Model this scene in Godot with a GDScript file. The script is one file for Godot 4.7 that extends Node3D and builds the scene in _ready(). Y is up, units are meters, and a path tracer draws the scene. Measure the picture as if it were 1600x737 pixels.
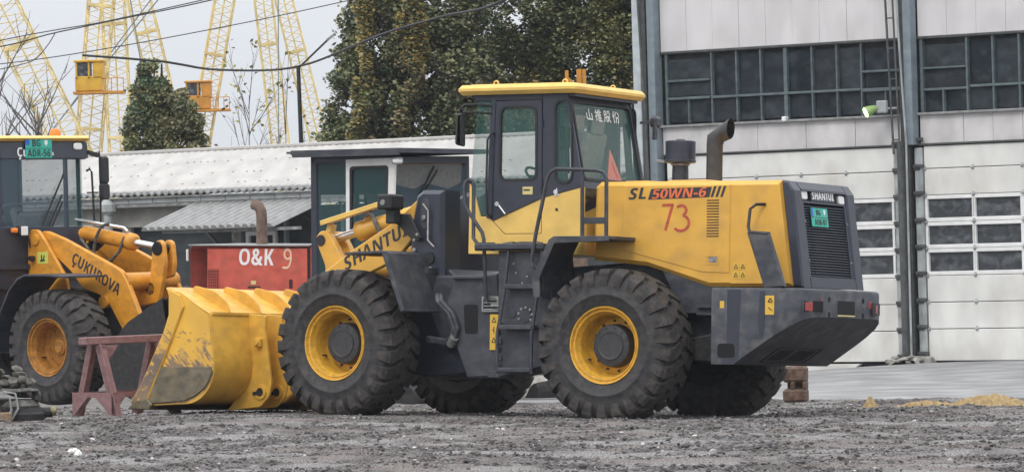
extends Node3D
# An overcast works yard: a yellow wheel loader in front of a workshop, other machines, a shed, trees and lattice cranes behind.
# y up, metres. Each machine is built in its own axes: x along its length, y up, z towards its visible side.

const FLAT := 0xFFFFFFFF
var rng := RandomNumberGenerator.new()
var noise := FastNoiseLite.new()
var M := {}
var textures := {}


class Build:
	var st := SurfaceTool.new()
	func _init():
		st.begin(Mesh.PRIMITIVE_TRIANGLES)
	func tri(a: Vector3, b: Vector3, c: Vector3, g := FLAT):   # counter-clockwise seen from outside
		st.set_smooth_group(g)
		st.add_vertex(a); st.add_vertex(c); st.add_vertex(b)
	func quad(a: Vector3, b: Vector3, c: Vector3, d: Vector3, g := FLAT):
		tri(a, b, c, g); tri(a, c, d, g)
	func fan(p: Array, g := FLAT):
		for i in range(1, p.size() - 1):
			tri(p[0], p[i], p[i + 1], g)
	func box(c: Vector3, s: Vector3, bev := 0.0, t := Transform3D()):
		var h := s / 2.0
		bev = minf(bev, minf(h.x, minf(h.y, h.z)) * 0.9)
		var P := {}
		for sx in [-1, 1]:
			for sy in [-1, 1]:
				for sz in [-1, 1]:
					for ax in 3:
						var v := Vector3(sx * (h.x - bev), sy * (h.y - bev), sz * (h.z - bev))
						v[ax] = [sx * h.x, sy * h.y, sz * h.z][ax]
						P[[sx, sy, sz, ax]] = t * (c + v)
		for s1 in [-1, 1]:
			var q: Array
			q = [P[[s1, -1, -1, 0]], P[[s1, 1, -1, 0]], P[[s1, 1, 1, 0]], P[[s1, -1, 1, 0]]]
			if s1 < 0: q.reverse()
			quad(q[0], q[1], q[2], q[3])
			q = [P[[-1, s1, -1, 1]], P[[-1, s1, 1, 1]], P[[1, s1, 1, 1]], P[[1, s1, -1, 1]]]
			if s1 < 0: q.reverse()
			quad(q[0], q[1], q[2], q[3])
			q = [P[[-1, -1, s1, 2]], P[[1, -1, s1, 2]], P[[1, 1, s1, 2]], P[[-1, 1, s1, 2]]]
			if s1 < 0: q.reverse()
			quad(q[0], q[1], q[2], q[3])
		if bev > 0.0:
			for s1 in [-1, 1]:
				for s2 in [-1, 1]:
					for e in [[0, 1, 2], [1, 2, 0], [2, 0, 1]]:
						var k := func(s3, ax):
							var key := [0, 0, 0, ax]
							key[e[0]] = s1; key[e[1]] = s2; key[e[2]] = s3
							return P[key]
						var q := [k.call(-1, e[0]), k.call(-1, e[1]), k.call(1, e[1]), k.call(1, e[0])]
						if s1 * s2 < 0: q.reverse()
						quad(q[0], q[1], q[2], q[3])
					for s3 in [-1, 1]:
						var q := [P[[s1, s2, s3, 0]], P[[s1, s2, s3, 1]], P[[s1, s2, s3, 2]]]
						if s1 * s2 * s3 < 0: q.reverse()
						tri(q[0], q[1], q[2])
	# a polygon in x/y pushed from z0 to z1, chamfered at both ends
	func prism(poly: PackedVector2Array, z0: float, z1: float, bev := 0.0, t := Transform3D(), smooth := false):
		var p := poly.duplicate()
		var area := 0.0
		for i in p.size():
			area += p[i].cross(p[(i + 1) % p.size()])
		if area < 0: p.reverse()
		var n := p.size()
		var inn := PackedVector2Array()
		for i in n:
			var a := (p[i] - p[(i + n - 1) % n]).normalized()
			var b := (p[(i + 1) % n] - p[i]).normalized()
			var na := Vector2(-a.y, a.x)
			var nb := Vector2(-b.y, b.x)
			var m := na + nb
			var k := maxf(m.length_squared() / 2.0, 0.35)
			inn.append(p[i] + m / k / 1.0 * bev * 0.999 if bev > 0 else p[i])
		var rings := [[inn, z0], [p, z0 + bev], [p, z1 - bev], [inn, z1]] if bev > 0 else [[p, z0], [p, z1]]
		for r in rings.size() - 1:
			var A: PackedVector2Array = rings[r][0]
			var B: PackedVector2Array = rings[r + 1][0]
			for i in n:
				var j := (i + 1) % n
				quad(t * Vector3(A[i].x, A[i].y, rings[r][1]), t * Vector3(A[j].x, A[j].y, rings[r][1]), t * Vector3(B[j].x, B[j].y, rings[r + 1][1]), t * Vector3(B[i].x, B[i].y, rings[r + 1][1]), (r + 1) if smooth else FLAT)
		var idx := Geometry2D.triangulate_polygon(inn)
		for k in range(0, idx.size(), 3):
			var a := inn[idx[k]]
			var b := inn[idx[k + 1]]
			var c := inn[idx[k + 2]]
			if (b - a).cross(c - a) < 0:
				var s := b
				b = c
				c = s
			tri(t * Vector3(a.x, a.y, z1), t * Vector3(b.x, b.y, z1), t * Vector3(c.x, c.y, z1))
			tri(t * Vector3(a.x, a.y, z0), t * Vector3(c.x, c.y, z0), t * Vector3(b.x, b.y, z0))
	# a plate with a hole: both outlines are seen whole from the middle of the hole
	func frame(outer: PackedVector2Array, inner: PackedVector2Array, z0: float, z1: float, t := Transform3D()):
		var c := Vector2()
		for q in inner: c += q / inner.size()
		var angles := []
		for q in outer: angles.append((q - c).angle())
		for q in inner: angles.append((q - c).angle())
		angles.sort()
		var hit := func(poly: PackedVector2Array, a: float) -> Vector2:
			var d := Vector2.from_angle(a)
			var best := c
			var far := -1.0
			for i in poly.size():
				var A := poly[i] - c
				var B := poly[(i + 1) % poly.size()] - c
				var den := d.cross(B - A)
				if absf(den) < 1e-9: continue
				var k := A.cross(B - A) / den
				var u := A.cross(d) / den
				if k > 0 and u > -1e-4 and u < 1.0001 and k > far:
					far = k
					best = c + d * k
			return best
		var O := []
		var I := []
		for a in angles:
			O.append(hit.call(outer, a)); I.append(hit.call(inner, a))
		var n := O.size()
		var v := func(q: Vector2, z: float) -> Vector3: return t * Vector3(q.x, q.y, z)
		for i in n:
			var j := (i + 1) % n
			if O[i].distance_to(O[j]) + I[i].distance_to(I[j]) < 1e-5: continue
			quad(v.call(I[i], z1), v.call(O[i], z1), v.call(O[j], z1), v.call(I[j], z1))
			quad(v.call(I[j], z0), v.call(O[j], z0), v.call(O[i], z0), v.call(I[i], z0))
			quad(v.call(O[i], z1), v.call(O[i], z0), v.call(O[j], z0), v.call(O[j], z1))
			quad(v.call(I[j], z1), v.call(I[j], z0), v.call(I[i], z0), v.call(I[i], z1))
	func tube(p: Array, r, n := 8, caps := true):
		var rings := []
		var up := Vector3.UP
		for i in p.size():
			var d: Vector3 = (p[mini(i + 1, p.size() - 1)] - p[maxi(i - 1, 0)]).normalized()
			if absf(d.dot(up)) > 0.95: up = Vector3(0.3, 0.1, 1).normalized()
			var a := d.cross(up).normalized()
			var b := a.cross(d).normalized()
			up = b
			var rad: float = r[i] if r is Array else r
			var ring := []
			for k in n:
				var w := TAU * k / n
				ring.append(p[i] + (a * cos(w) + b * sin(w)) * rad)
			rings.append(ring)
		for i in p.size() - 1:
			for k in n:
				var j := (k + 1) % n
				quad(rings[i][k], rings[i + 1][k], rings[i + 1][j], rings[i][j], 1 if n > 5 else FLAT)
		if caps:
			var f: Array = rings[0].duplicate()
			fan(f)
			var l: Array = rings[-1].duplicate()
			l.reverse()
			fan(l)
	# profile points (radius, height), turned about the y axis of t; smooth within a segment, or all over
	func lathe(p: Array, n: int, t := Transform3D(), smooth := false):
		for i in p.size() - 1:
			for k in n:
				var a := TAU * k / n
				var b := TAU * ((k + 1) % n) / n
				var q := func(v: Vector2, w: float) -> Vector3: return t * Vector3(cos(w) * v.x, v.y, sin(w) * v.x)
				var g := 1 if smooth else i + 2
				if p[i].x > 1e-5:
					tri(q.call(p[i], a), q.call(p[i + 1], a), q.call(p[i], b), g)
				if p[i + 1].x > 1e-5:
					tri(q.call(p[i], b), q.call(p[i + 1], a), q.call(p[i + 1], b), g)
	func bar(a: Vector3, b: Vector3, w: float, h: float, up := Vector3.UP, bev := 0.0):
		var d := (b - a)
		var l := d.length()
		d /= l
		if absf(d.dot(up)) > 0.99: up = Vector3(1, 0, 0)
		var s := d.cross(up).normalized()
		var u := s.cross(d).normalized()
		box(Vector3(), Vector3(l, h, w), bev, Transform3D(Basis(d, u, s), (a + b) / 2.0))
	func cyl(a: Vector3, b: Vector3, r: float, n := 16):
		tube([a, b], r, n)
	func mesh() -> ArrayMesh:
		st.generate_normals()
		return st.commit()


func V(x, y, z) -> Vector3: return Vector3(x, y, z)
func P2(a: Array) -> PackedVector2Array:
	var p := PackedVector2Array()
	for i in range(0, a.size(), 2): p.append(Vector2(a[i], a[i + 1]))
	return p
func rect(x0, y0, x1, y1) -> PackedVector2Array: return P2([x0, y0, x1, y0, x1, y1, x0, y1])
func rounded(p: PackedVector2Array, r: float, seg := 4) -> PackedVector2Array:
	var o := PackedVector2Array()
	var n := p.size()
	for i in n:
		var a := (p[(i + n - 1) % n] - p[i])
		var b := (p[(i + 1) % n] - p[i])
		var k := minf(r, minf(a.length(), b.length()) * 0.49)
		var A := p[i] + a.normalized() * k
		var B := p[i] + b.normalized() * k
		for s in seg + 1:
			var u := float(s) / seg
			o.append(A.lerp(p[i], u).lerp(p[i].lerp(B, u), u))
	return o
func sheet(line: Array, th: float) -> PackedVector2Array:   # a bent strip of given thickness, as an outline
	var up := PackedVector2Array()
	var dn := PackedVector2Array()
	for i in line.size():
		var d: Vector2 = (line[mini(i + 1, line.size() - 1)] - line[maxi(i - 1, 0)]).normalized()
		var nn := Vector2(-d.y, d.x) * th / 2
		up.append(line[i] + nn); dn.append(line[i] - nn)
	dn.reverse()
	up.append_array(dn)
	return up
func axis_z(at: Vector3) -> Transform3D:   # y of a turned shape laid along z
	return Transform3D(Basis(V(1, 0, 0), V(0, 0, 1), V(0, -1, 0)), at)
func axis_x(at: Vector3) -> Transform3D:
	return Transform3D(Basis(V(0, 0, 1), V(1, 0, 0), V(0, 1, 0)), at)
func facing_x(at := Vector3()) -> Transform3D:   # drawn in x/y, seen from +x
	return Transform3D(Basis(V(0, 0, -1), V(0, 1, 0), V(1, 0, 0)), at)


func obj(called: String, b, mat, parent: Node = self, t := Transform3D()) -> MeshInstance3D:
	var o := MeshInstance3D.new()
	o.name = called
	o.mesh = b.mesh() if b is Build else b
	o.material_override = mat
	o.transform = t
	parent.add_child(o, true)
	return o
func node(called: String, parent: Node = self, t := Transform3D()) -> Node3D:
	var o := Node3D.new()
	o.name = called
	o.transform = t
	parent.add_child(o, true)
	return o
func tag(o: Node, label: String, category: String, group := "", kind := "") -> Node:
	o.set_meta("label", label)
	if category: o.set_meta("category", category)
	if group: o.set_meta("group", group)
	if kind: o.set_meta("kind", kind)
	return o
func structure(o: Node, label := "") -> Node:
	o.set_meta("kind", "structure")
	if label: o.set_meta("label", label)
	return o
func words(txt: String, h: float, mat, parent: Node, t: Transform3D, widen := 1.0, slant := 0.0, face := "Droid Sans", called := "lettering") -> MeshInstance3D:
	var f := SystemFont.new()
	f.font_names = PackedStringArray([face])
	f.font_weight = 700
	var m := TextMesh.new()
	m.text = txt
	m.font = f
	m.font_size = 64
	m.pixel_size = h / 46.0
	m.depth = 0.004
	m.curve_step = 2.0
	var o := obj(called, m, mat, parent)
	o.transform = t * Transform3D(Basis(V(widen, 0, 0), V(slant, 1, 0), V(0, 0, 1)), Vector3())
	return o
func strokes(lines: Array, w: float, d := 0.004) -> Build:   # painted or cut strokes: [x0, y0, x1, y1]
	var b := Build.new()
	for l in lines: b.bar(V(l[0], l[1], 0), V(l[2], l[3], 0), d, w, V(0, 0, 1).cross(V(l[2] - l[0], l[3] - l[1], 0).normalized()))
	return b


# ---- materials ----
func lin(r, g, b, a := 1.0) -> Color:
	var c := Color(r, g, b).linear_to_srgb()
	c.a = a
	return c
func mottle(low: float, freq: float, octaves := 4, seed_ := 1) -> NoiseTexture2D:
	var key := "m%s_%s_%s" % [low, freq, seed_]
	if not textures.has(key):
		var n := FastNoiseLite.new()
		n.noise_type = FastNoiseLite.TYPE_SIMPLEX_SMOOTH
		n.frequency = freq
		n.fractal_octaves = octaves
		n.seed = seed_
		var g := Gradient.new()
		g.set_color(0, Color(low, low, low)); g.set_color(1, Color(1, 1, 1))
		g.set_offset(0, 0.2); g.set_offset(1, 0.75)
		var t := NoiseTexture2D.new()
		t.width = 512; t.height = 512; t.seamless = true
		t.noise = n; t.color_ramp = g
		textures[key] = t
	return textures[key]
func grime(c: Color, most: float, start: float, freq: float, seed_ := 3) -> NoiseTexture2D:
	var key := "g%s%s%s%s%s" % [c, most, start, freq, seed_]
	if not textures.has(key):
		var n := FastNoiseLite.new()
		n.noise_type = FastNoiseLite.TYPE_SIMPLEX_SMOOTH
		n.frequency = freq
		n.fractal_octaves = 5
		n.seed = seed_
		var g := Gradient.new()
		g.set_color(0, Color(c.r, c.g, c.b, 0.0)); g.set_color(1, Color(c.r, c.g, c.b, most))
		g.set_offset(0, start); g.set_offset(1, minf(start + 0.35, 1.0))
		var t := NoiseTexture2D.new()
		t.width = 512; t.height = 512; t.seamless = true
		t.noise = n; t.color_ramp = g
		textures[key] = t
	return textures[key]
func bumps(freq: float, strength: float) -> NoiseTexture2D:
	var key := "b%s_%s" % [freq, strength]
	if not textures.has(key):
		var n := FastNoiseLite.new()
		n.frequency = freq
		n.fractal_octaves = 4
		var t := NoiseTexture2D.new()
		t.width = 512; t.height = 512; t.seamless = true
		t.noise = n; t.as_normal_map = true; t.bump_strength = strength
		textures[key] = t
	return textures[key]
func mk(c: Color, rough := 0.6, metal := 0.0, low := 0.85, scale := 0.7, dirt = null, bump := 0.0, stretch := Vector3.ONE) -> StandardMaterial3D:
	var m := StandardMaterial3D.new()
	m.albedo_color = c
	m.roughness = rough
	m.metallic = metal
	m.uv1_triplanar = true
	m.uv1_world_triplanar = true
	m.uv1_scale = stretch * scale
	if low < 1.0: m.albedo_texture = mottle(low, 0.012)
	if dirt != null:
		m.detail_enabled = true
		m.detail_albedo = dirt
		m.detail_blend_mode = BaseMaterial3D.BLEND_MODE_MIX
	if bump > 0.0:
		m.normal_enabled = true
		m.normal_texture = bumps(0.03, 6.0)
		m.normal_scale = bump
	return m
func glass(c: Color, a: float, rough := 0.04) -> StandardMaterial3D:
	var m := StandardMaterial3D.new()
	m.transparency = BaseMaterial3D.TRANSPARENCY_ALPHA
	m.albedo_color = Color(c.r, c.g, c.b, a)
	m.roughness = rough
	m.metallic_specular = 0.28
	return m
func plain(c: Color, rough := 0.6, metal := 0.0) -> StandardMaterial3D:
	var m := StandardMaterial3D.new()
	m.albedo_color = c
	m.roughness = rough
	m.metallic = metal
	return m

func make_materials():
	var dust := lin(0.15, 0.142, 0.138)
	var rust := lin(0.11, 0.045, 0.02)
	M.yellow = mk(lin(0.74, 0.405, 0.06), 0.42, 0.0, 0.93, 0.5, grime(lin(0.38, 0.22, 0.08), 0.45, 0.5, 0.009))
	M.cab_yellow = mk(lin(0.82, 0.54, 0.14), 0.42, 0.0, 0.92, 0.6)
	M.bucket = mk(lin(0.76, 0.43, 0.06), 0.5, 0.0, 0.86, 0.7, grime(lin(0.4, 0.23, 0.07), 0.4, 0.5, 0.014))
	M.bucket_worn = mk(lin(0.55, 0.33, 0.08), 0.6, 0.0, 0.8, 1.1, grime(lin(0.14, 0.085, 0.06), 0.9, 0.42, 0.02, 9))
	M.worn_steel = mk(lin(0.2, 0.17, 0.12), 0.5, 0.3, 0.7, 1.0, grime(lin(0.3, 0.22, 0.1), 0.5, 0.5, 0.012, 4))
	M.slate = mk(lin(0.04, 0.045, 0.062), 0.5, 0.0, 0.8, 0.8, grime(dust, 0.3, 0.45, 0.012))
	M.slate_clean = mk(lin(0.033, 0.038, 0.058), 0.38, 0.0, 0.9, 0.8)
	M.slate_dusty = mk(lin(0.042, 0.048, 0.066), 0.55, 0.0, 0.75, 0.9, grime(dust, 0.5, 0.46, 0.01))
	M.underside = mk(lin(0.018, 0.018, 0.021), 0.7, 0.0, 0.7, 1.2, grime(lin(0.05, 0.042, 0.036), 0.5, 0.45, 0.018))
	M.tyre = mk(lin(0.033, 0.034, 0.04), 0.75, 0.0, 0.75, 1.3, grime(lin(0.085, 0.072, 0.063), 0.6, 0.42, 0.014), 0.25)
	M.rim = mk(lin(0.75, 0.41, 0.04), 0.5, 0.0, 0.88, 1.6, grime(lin(0.16, 0.09, 0.04), 0.55, 0.56, 0.02))
	M.hub = mk(lin(0.05, 0.052, 0.06), 0.55, 0.0, 0.8, 2.0)
	M.black = mk(lin(0.02, 0.02, 0.023), 0.6, 0.0, 0.8, 1.5)
	M.void = plain(lin(0.006, 0.006, 0.007), 0.9)
	M.chrome = plain(lin(0.7, 0.7, 0.7), 0.22, 0.9)
	M.exhaust = mk(lin(0.055, 0.055, 0.06), 0.6, 0.0, 0.8, 1.5)
	M.steel = mk(lin(0.35, 0.35, 0.34), 0.4, 0.6, 0.8, 2.0)
	M.glass_cab = glass(lin(0.08, 0.24, 0.215), 0.14)
	M.glass_blue = glass(lin(0.05, 0.14, 0.145), 0.2)
	M.glass_wind = glass(lin(0.1, 0.17, 0.22), 0.2)  # pale blue and raised alpha carry a reflected haze
	M.red_print = mk(lin(0.55, 0.09, 0.05), 0.6, 0.0, 0.8, 3.0)
	M.orange_print = mk(lin(0.8, 0.17, 0.06), 0.5, 0.0, 0.9, 3.0)
	M.dark_print = plain(lin(0.03, 0.03, 0.035), 0.5)
	M.white_print = plain(lin(0.75, 0.75, 0.75), 0.5)
	M.cream_print = plain(lin(0.75, 0.5, 0.33), 0.6)
	M.plate_green = plain(lin(0.03, 0.42, 0.32), 0.45)
	M.plate_blue = plain(lin(0.03, 0.1, 0.5), 0.45)
	M.label = plain(lin(0.68, 0.42, 0.05), 0.5)
	M.label_cream = plain(lin(0.6, 0.52, 0.22), 0.5)
	M.lens = plain(lin(0.75, 0.75, 0.74), 0.15)
	M.red_lens = plain(lin(0.35, 0.06, 0.06), 0.2)
	M.orange_lens = plain(lin(0.8, 0.22, 0.02), 0.2)
	M.orange = mk(lin(0.76, 0.33, 0.03), 0.42, 0.0, 0.88, 0.8, grime(lin(0.2, 0.1, 0.04), 0.5, 0.56, 0.014))
	M.rust = mk(lin(0.17, 0.115, 0.085), 0.85, 0.0, 0.6, 1.5, grime(rust, 0.7, 0.45, 0.02))
	M.primer = mk(lin(0.26, 0.135, 0.14), 0.7, 0.0, 0.82, 1.2, grime(lin(0.3, 0.22, 0.2), 0.5, 0.5, 0.02))
	M.red = mk(lin(0.6, 0.1, 0.065), 0.5, 0.0, 0.85, 0.8, grime(lin(0.35, 0.12, 0.09), 0.4, 0.5, 0.01))
	M.fabric = mk(lin(0.38, 0.3, 0.22), 0.9, 0.0, 0.8, 2.0)
	M.seat = mk(lin(0.1, 0.1, 0.105), 0.8, 0.0, 0.85, 2.0)
	M.seat_pale = mk(lin(0.22, 0.22, 0.2), 0.8, 0.0, 0.85, 2.0)
	M.wall_white = mk(lin(0.68, 0.66, 0.67), 0.7, 0.0, 0.9, 0.22, grime(lin(0.4, 0.36, 0.36), 0.45, 0.55, 0.008), 0.0, V(1, 0.35, 1))
	M.wall_low = mk(lin(0.66, 0.64, 0.645), 0.7, 0.0, 0.86, 0.3, grime(lin(0.4, 0.36, 0.36), 0.55, 0.5, 0.008, 5), 0.0, V(1, 0.5, 1))
	M.door_white = mk(lin(0.74, 0.735, 0.71), 0.5, 0.0, 0.9, 0.3, grime(lin(0.45, 0.4, 0.33), 0.5, 0.48, 0.008, 6), 0.0, V(1, 0.5, 1))
	M.door_frame = mk(lin(0.78, 0.78, 0.77), 0.5, 0.0, 0.92, 0.6)
	M.jamb = mk(lin(0.42, 0.45, 0.46), 0.5, 0.0, 0.8, 0.7, grime(lin(0.1, 0.09, 0.08), 0.6, 0.52, 0.012), 0.0, V(1, 0.4, 1))
	M.column = mk(lin(0.22, 0.265, 0.3), 0.55, 0.0, 0.88, 0.6)
	M.column_pale = mk(lin(0.5, 0.55, 0.58), 0.55, 0.0, 0.9, 0.6)
	M.column_dark = mk(lin(0.085, 0.09, 0.09), 0.6, 0.0, 0.75, 0.7)
	M.sash = mk(lin(0.115, 0.15, 0.165), 0.6, 0.0, 0.8, 0.8)
	M.rim_worn = mk(lin(0.5, 0.22, 0.03), 0.6, 0.0, 0.8, 1.5, grime(lin(0.12, 0.06, 0.03), 0.7, 0.5, 0.02))
	M.pane = mk(lin(0.028, 0.036, 0.047), 0.3, 0.0, 0.75, 0.5, grime(lin(0.1, 0.11, 0.12), 0.4, 0.52, 0.01, 7))
	M.pane_dusty = mk(lin(0.042, 0.048, 0.056), 0.35, 0.0, 0.7, 0.7, grime(lin(0.2, 0.21, 0.23), 0.6, 0.5, 0.012, 8))
	M.pane.metallic_specular = 0.25
	M.panes = [M.pane]
	for k in 3:
		var g: StandardMaterial3D = M.pane.duplicate()
		g.albedo_color = lin([0.02, 0.036, 0.045][k], [0.028, 0.042, 0.055][k], [0.037, 0.05, 0.066][k])
		g.roughness = [0.12, 0.4, 0.22][k]
		g.uv1_offset = V(0.37 * (k + 1), 0.21 * k, 0.11)
		M.panes.append(g)
	M.roof = mk(lin(0.475, 0.46, 0.445), 0.8, 0.0, 0.9, 0.3, grime(lin(0.45, 0.42, 0.38), 0.3, 0.55, 0.01), 0.0, V(1, 1, 0.3))
	M.eave = mk(lin(0.3, 0.3, 0.3), 0.8, 0.0, 0.75, 0.9)
	M.fascia = mk(lin(0.38, 0.4, 0.4), 0.7, 0.0, 0.85, 0.5)
	M.porch = mk(lin(0.3, 0.3, 0.3), 0.7, 0.0, 0.85, 0.6)
	M.shed_wall = mk(lin(0.36, 0.35, 0.32), 0.8, 0.0, 0.85, 0.5)
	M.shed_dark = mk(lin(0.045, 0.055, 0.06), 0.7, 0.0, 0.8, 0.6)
	M.pipe = mk(lin(0.2, 0.135, 0.105), 0.8, 0.0, 0.75, 1.0)
	M.concrete = mk(lin(0.29, 0.29, 0.295), 0.75, 0.0, 0.8, 0.12, grime(lin(0.22, 0.22, 0.225), 0.5, 0.48, 0.02, 12), 0.15)
	M.rough_concrete = mk(lin(0.4, 0.38, 0.35), 0.9, 0.0, 0.6, 1.0, null, 0.8)
	M.earth = mk(lin(0.2, 0.185, 0.18), 0.95, 0.0, 0.6, 0.35, grime(lin(0.13, 0.12, 0.115), 0.7, 0.45, 0.012), 0.5)
	M.sand = mk(lin(0.38, 0.27, 0.13), 0.95, 0.0, 0.75, 2.0, null, 0.5)
	M.crane = mk(lin(0.82, 0.66, 0.3), 0.6, 0.0, 0.85, 0.2)  # paled so that distance haze is put into the colour
	M.crane_cab = mk(lin(0.66, 0.38, 0.03), 0.5, 0.0, 0.9, 0.3)
	M.crane_orange = mk(lin(0.6, 0.26, 0.03), 0.5, 0.0, 0.9, 0.3)
	M.cable = plain(lin(0.03, 0.03, 0.032), 0.7)
	M.bark_pale = mk(lin(0.24, 0.21, 0.19), 0.95, 0.0, 0.7, 1.0)
	M.tread = mk(lin(0.04, 0.037, 0.037), 0.8, 0.0, 0.7, 1.3, grime(lin(0.1, 0.082, 0.072), 0.6, 0.44, 0.014), 0.25)
	M.bark = mk(lin(0.1, 0.08, 0.065), 0.95, 0.0, 0.6, 1.0)
	M.rag = mk(lin(0.2, 0.19, 0.17), 0.95, 0.0, 0.6, 2.0)
	M.dirty_metal = mk(lin(0.15, 0.145, 0.135), 0.6, 0.2, 0.55, 2.0)
	M.leaf = StandardMaterial3D.new()
	M.leaf.vertex_color_use_as_albedo = true
	M.leaf.roughness = 0.6
	M.leaf.backlight_enabled = true
	M.leaf.backlight = Color(0.12, 0.14, 0.05)
	M.stone = StandardMaterial3D.new()
	M.stone.vertex_color_use_as_albedo = true
	M.stone.roughness = 0.9
	M.gravel = StandardMaterial3D.new()
	M.gravel.vertex_color_use_as_albedo = true
	M.gravel.roughness = 0.92
	M.gravel.uv1_triplanar = true
	M.gravel.uv1_world_triplanar = true
	M.gravel.uv1_scale = V(1, 1, 1) * 1.6
	M.gravel.albedo_texture = mottle(0.5, 0.05, 5, 21)
	M.gravel.normal_enabled = true
	M.gravel.normal_texture = bumps(0.06, 10.0)
	M.gravel.normal_scale = 0.8


# ---- the lie of the land ----
func base_height(x: float, z: float) -> float:
	var d := -z
	var h := 0.0
	if d > 46.0: h = lerpf(0.0, -0.24, smoothstep(45.0, 59.5, d))
	if d > 59.5: h = lerpf(-0.24, -0.52, clampf((d - 59.5) / 18.0, 0, 1))
	h -= 0.018 * clampf(x, -8, 8) * (1.0 - smoothstep(58.0, 72.0, d))
	return h
func near_loader(x: float, d: float) -> float:
	var wx := smoothstep(-4.6, -3.2, x) * (1.0 - smoothstep(2.1, 3.6, x))
	return wx * smoothstep(45.6, 47.4, d) * (1.0 - smoothstep(51.6, 54.0, d))
func ground_height(x: float, z: float) -> float:
	var d := -z
	var plane := -0.043 - 0.022 * (d - 47.84) - 0.031 * (x - 1.04)
	return lerpf(base_height(x, z), plane, near_loader(x, d))
func yard_height(x: float, z: float) -> float:
	var h := ground_height(x, z)
	var w := 1.0 - 0.75 * near_loader(x, -z)
	h += 0.05 * noise.get_noise_2d(x * 4.0, z * 14.0) * w           # ruts along the way the machines drive
	h += 0.02 * noise.get_noise_2d(x * 40.0 + 90.0, z * 55.0) * w
	h += (0.006 + 0.026 * rough_share(x, z)) * noise.get_noise_2d(x * 110.0, z * 120.0 + 40.0)
	var edge := minf(minf(x + 9.0, 10.5 - x), minf(z + 60.5, -32.5 - z))   # the loose layer thins out to the bare earth
	return h - 0.2 * (1.0 - smoothstep(0.0, 1.4, edge))
func apron_height(x: float, z: float) -> float:
	var h := base_height(x, z) + 0.02
	var l := facade.affine_inverse() * V(x, 0, z)
	h += 0.14 * smoothstep(-0.9, 0.9, l.x) * (1.0 - smoothstep(1.0, 11.0, l.z))
	h -= 0.17 * (1.0 - smoothstep(-1.6, -0.3, l.x)) * (1.0 - smoothstep(0.5, 8.0, l.z))
	h -= 0.2 * (1.0 - smoothstep(0.0, 1.5, minf(x + 2.0, minf(16.0 - x, minf(-58.2 - z, z + 90.0)))))
	return h
func sheet_mesh(x0: float, x1: float, nx: int, z0: float, z1: float, nz: int, height: Callable, color = null) -> ArrayMesh:
	var v := PackedVector3Array()
	var c := PackedColorArray()
	for j in nz + 1:
		for i in nx + 1:
			var x := lerpf(x0, x1, float(i) / nx)
			var z := lerpf(z0, z1, float(j) / nz)
			v.append(V(x, height.call(x, z), z))
			if color != null: c.append(color.call(x, z))
	var idx := PackedInt32Array()
	var n := PackedVector3Array()
	n.resize(v.size())
	for j in nz:
		for i in nx:
			var a := j * (nx + 1) + i
			var b := a + 1
			var d := a + nx + 1
			var e := d + 1
			for k in ([a, e, b, a, d, e] if (z1 - z0) * (x1 - x0) < 0 else [a, b, e, a, e, d]): idx.append(k)
	for k in range(0, idx.size(), 3):
		var f := (v[idx[k + 2]] - v[idx[k]]).cross(v[idx[k + 1]] - v[idx[k]])
		if f.y < 0: f = -f
		for q in 3: n[idx[k + q]] += f
	for k in n.size(): n[k] = n[k].normalized()
	var arr := []
	arr.resize(Mesh.ARRAY_MAX)
	arr[Mesh.ARRAY_VERTEX] = v
	arr[Mesh.ARRAY_NORMAL] = n
	arr[Mesh.ARRAY_INDEX] = idx
	if color != null: arr[Mesh.ARRAY_COLOR] = c
	var m := ArrayMesh.new()
	m.add_surface_from_arrays(Mesh.PRIMITIVE_TRIANGLES, arr)
	return m
func rough_share(x: float, z: float) -> float:   # 0 on smooth silty patches, 1 where stones and clods lie
	var a := noise.get_noise_2d(x * 5.5 + 300.0, z * 9.0)
	var b := noise.get_noise_2d(x * 22.0, z * 26.0 + 500.0)
	return smoothstep(-0.32, 0.38, a + 0.6 * b)
func gravel_color(x: float, z: float) -> Color:
	var k := rough_share(x, z)
	var c := Color(0.36, 0.345, 0.342).lerp(Color(0.125, 0.114, 0.11), k)
	var brown := smoothstep(-0.2, 0.35, noise.get_noise_2d(x * 4.0 + 40.0, z * 7.0 + 80.0))
	c = c.lerp(Color(0.215, 0.168, 0.155), brown * 0.6)
	var damp := smoothstep(0.15, 0.4, noise.get_noise_2d(x * 9.0 + 900.0, z * 14.0))
	return c * (1.0 - 0.35 * damp)
func many(called: String, mesh: Mesh, at: Array, colors: Array, mat, parent: Node = self) -> MultiMeshInstance3D:
	var mm := MultiMesh.new()
	mm.transform_format = MultiMesh.TRANSFORM_3D
	mm.use_colors = true
	mm.mesh = mesh
	mm.instance_count = at.size()
	for i in at.size():
		mm.set_instance_transform(i, at[i])
		mm.set_instance_color(i, colors[i])
	var o := MultiMeshInstance3D.new()
	o.name = called
	o.multimesh = mm
	o.material_override = mat
	parent.add_child(o, true)
	return o
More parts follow.
